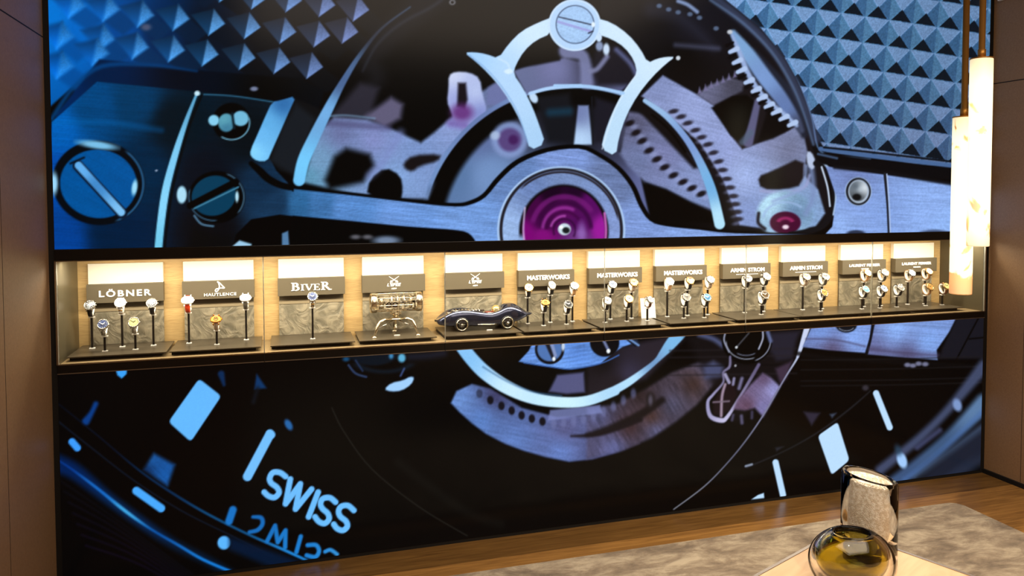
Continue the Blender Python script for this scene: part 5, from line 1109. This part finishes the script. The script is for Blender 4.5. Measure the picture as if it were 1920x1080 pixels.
# ------------------------------------------------------------------ rug
def rug_mat():
    M = mat('viscose_pile', (150, 132, 108), .9); nt, N, L, b = nodes(M); b.inputs['Sheen Weight'].default_value = .25
    tc = N.new('ShaderNodeTexCoord'); n1 = N.new('ShaderNodeTexNoise'); n1.inputs['Scale'].default_value = 6.5; n1.inputs['Detail'].default_value = 9; n1.inputs['Roughness'].default_value = .72; n1.inputs['Distortion'].default_value = .35
    mp = N.new('ShaderNodeMapping'); mp.inputs['Rotation'].default_value = (0, 0, .5); mp.inputs['Scale'].default_value = (.8, 1.7, 1); L.new(tc.outputs['Object'], mp.inputs[0]); L.new(mp.outputs[0], n1.inputs['Vector'])
    r = N.new('ShaderNodeValToRGB'); el = r.color_ramp.elements; el[0].position = .36; el[0].color = srgb((112, 98, 80)); el[1].position = .64; el[1].color = srgb((194, 180, 154)); e = el.new(.48); e.color = srgb((146, 130, 108))
    L.new(n1.outputs[0], r.inputs[0]); L.new(r.outputs[0], b.inputs['Base Color'])
    n2 = N.new('ShaderNodeTexNoise'); n2.inputs['Scale'].default_value = 260; n2.inputs['Detail'].default_value = 2; L.new(tc.outputs['Object'], n2.inputs['Vector'])
    ad = N.new('ShaderNodeMath'); ad.operation = 'MULTIPLY_ADD'; ad.inputs[1].default_value = .25; L.new(n2.outputs[0], ad.inputs[0]); L.new(n1.outputs[0], ad.inputs[2])
    bp = N.new('ShaderNodeBump'); bp.inputs['Strength'].default_value = .7; bp.inputs['Distance'].default_value = .012; L.new(ad.outputs[0], bp.inputs['Height']); L.new(bp.outputs[0], b.inputs['Normal'])
    return M
rx0, rx1, ry0, ry1 = 0.55, 3.75, -3.2, -.277; rc = .06
def rrect(x0, x1, y0, y1, r, n=8):
    P = []
    for cx2, cy2, a0 in ((x1-r, y1-r, 0), (x0+r, y1-r, 90), (x0+r, y0+r, 180), (x1-r, y0+r, 270)):
        for k_ in range(n+1): a = math.radians(a0+90*k_/n); P.append((cx2+r*math.cos(a), cy2+r*math.sin(a)))
    return P
rg = MB(); o1 = rrect(rx0, rx1, ry0, ry1, rc); o2 = rrect(rx0+.006, rx1-.006, ry0+.006, ry1-.006, rc-.006); n = len(o1)
vs = [(x, y, 0.0004) for x, y in o1]+[(x, y, .010) for x, y in o1]+[(x, y, .0145) for x, y in o2]
fs = [(i+a*n, (i+1) % n+a*n, (i+1) % n+(a+1)*n, i+(a+1)*n) for a in (0, 1) for i in range(n)]+[tuple(range(2*n, 3*n)), tuple(range(n-1, -1, -1))]
rg.add(vs, fs); ro = rg.build('area_rug', rug_mat()); tag(ro, 'mottled beige and brown short pile rug on the oak floor', 'rug')

# ------------------------------------------------------------------ low table with light wood top and metal rim
TH = .45
c0 = at(1574, 991, 2, TH); ax_ = Vector((-.9231, -.3846, 0)); ay_ = Vector((.3842, -.9233, 0))
tb_ = empty('coffee_table', c0+(ax_+ay_)*.55-Vector((0, 0, TH-.0145))); tb_.rotation_euler = (0, 0, math.atan2(ax_.y, ax_.x))
tag(tb_, 'low table with pale wood top and thin metal rim, carrying the vases', 'table')
top_m = grain('pale_ash', (180, 148, 112), (204, 174, 136), (1.2, 6, 1), .35, .05, nscale=3.2, dist=1.8, detail=7)
hz = TH-.0145; hw = .55
MB().box((-hw+.0095, -hw+.0095, hz-.028), (hw-.0095, hw-.0095, hz), top_m).build('table_top', None, tb_)
rim = MB()
for a, b_ in (((-hw, -hw), (hw, -hw+.009)), ((-hw, hw-.009), (hw, hw)), ((-hw, -hw+.009), (-hw+.009, hw-.009)), ((hw-.009, -hw+.009), (hw, hw-.009))): rim.box((a[0], a[1], hz-.032), (b_[0], b_[1], hz+.0015), mat('rim_metal', (168, 156, 146), .35, .9))
rim.build('metal_rim', None, tb_)
for s_ in (-1, 1):
    for s2 in (-1, 1): MB().box((s_*.47-.02, s2*.47-.02, 0.0003), (s_*.47+.02, s2*.47+.02, hz-.0285), mat('rim_metal', (0, 0, 0)), bev=.002).build('leg', None, tb_)

# ------------------------------------------------------------------ the two glass vases
glass = mat('clear_glass', (255, 255, 255), .0, 0, trans=1.0, ior=1.36)
bub = mat('bubbly_glass', (252, 248, 240), .4, 0, trans=.0, ior=1.3); nt, N, L, b = nodes(bub)
tc = N.new('ShaderNodeTexCoord'); vr = N.new('ShaderNodeTexVoronoi'); vr.inputs['Scale'].default_value = 330; L.new(tc.outputs['Object'], vr.inputs['Vector'])
nzv = N.new('ShaderNodeTexNoise'); nzv.inputs['Scale'].default_value = 120; nzv.inputs['Detail'].default_value = 3; L.new(tc.outputs['Object'], nzv.inputs['Vector'])
bpv = N.new('ShaderNodeBump'); bpv.inputs['Strength'].default_value = 1; bpv.inputs['Distance'].default_value = .002; adv = N.new('ShaderNodeMath'); adv.operation = 'ADD'; L.new(vr.outputs[0], adv.inputs[0]); L.new(nzv.outputs[0], adv.inputs[1]); L.new(adv.outputs[0], bpv.inputs['Height']); L.new(bpv.outputs[0], b.inputs['Normal'])
rv = N.new('ShaderNodeValToRGB'); rv.color_ramp.elements[0].position = .42; rv.color_ramp.elements[0].color = srgb((222, 208, 182)); rv.color_ramp.elements[1].position = .6; rv.color_ramp.elements[1].color = srgb((250, 244, 230)); L.new(nzv.outputs[0], rv.inputs[0]); L.new(rv.outputs[0], b.inputs['Base Color'])
bv = at(1628, 1056, 2, TH); dv = (bv-Vector(EYE)).dot(Vector(_fw))/FPX
Rv = 98*dv/2; ta = (at(1600, 875, 1, bv.y).z+at(1675, 903, 1, bv.y).z)/2-TH
rdir = Vector((_rt[0], _rt[1], 0)).normalized()
def slant(v):
    k_ = max(0, v[2]/ta); s_ = (v[0]*rdir.x+v[1]*rdir.y)
    return (v[0], v[1], v[2]-k_**6*s_*.20)
vs_ = empty('cylinder_vase', bv); tag(vs_, 'tall clear glass cylinder vase with slanted rim and bubbly frosted core', 'vase')
MB().lathe([(Rv*.90, 0), (Rv*.98, .003), (Rv, .012), (Rv, ta*.5), (Rv, ta-.012), (Rv*.97, ta-.004), (Rv*.90, ta), (Rv*.84, ta-.003), (Rv*.79, ta-.010), (Rv*.78, ta*.5), (Rv*.74, .03), (Rv*.5, .022), (0.0001, .020)], glass, 64, shear=slant).build('outer_glass', None, vs_)
MB().lathe([(.0001, .0215), (Rv*.5, .0235), (Rv*.725, .031), (Rv*.765, ta*.5), (Rv*.77, ta-.012), (Rv*.72, ta-.012), (Rv*.71, ta*.5), (Rv*.66, .036), (.0001, .026)], bub, 56, shear=slant).build('bubbly_core', None, vs_)
ba = at(1596, 1108, 2, TH); da = (ba-Vector(EYE)).dot(Vector(_fw))/FPX; Ra = 158*da/2; Hh = .150
amb = mat('amber_glass', (216, 206, 100), .0, 0, trans=1.0, ior=1.45)
va = empty('round_vase', ba); tag(va, 'squat round amber glass vase cased in thick clear glass, in front', 'vase')
def prof(k, z0, z1, top):
    return [(Ra*k*math.cos(math.radians(t)), (z0+z1)/2+(z1-z0)/2*math.sin(math.radians(t))) for t in np.linspace(-68, top, 22)]
po = prof(1, 0-.006, Hh+.012, 58); po = [(r, max(z, 0)) for r, z in po]
pi_ = prof(.86, .014, Hh+.006, 60)[::-1]
MB().lathe([(Ra*.30, 0)]+po+[(Ra*.46, po[-1][1]+.001), (Ra*.36, po[-1][1]-.003)]+pi_+[(.0001, .0135)], glass, 64, sy=.74, T=Matrix.Rotation(math.atan2(rdir.y, rdir.x), 4, 'Z')).build('clear_casing', None, va)
pj_ = prof(.848, .0165, Hh+.003, 59); pk = prof(.80, .024, Hh-.004, 59)[::-1]
MB().lathe([(.0001, .0165)]+pj_+pk+[(.0001, .024)], amb, 64, sy=.74, T=Matrix.Rotation(math.atan2(rdir.y, rdir.x), 4, 'Z')).build('amber_lining', None, va)
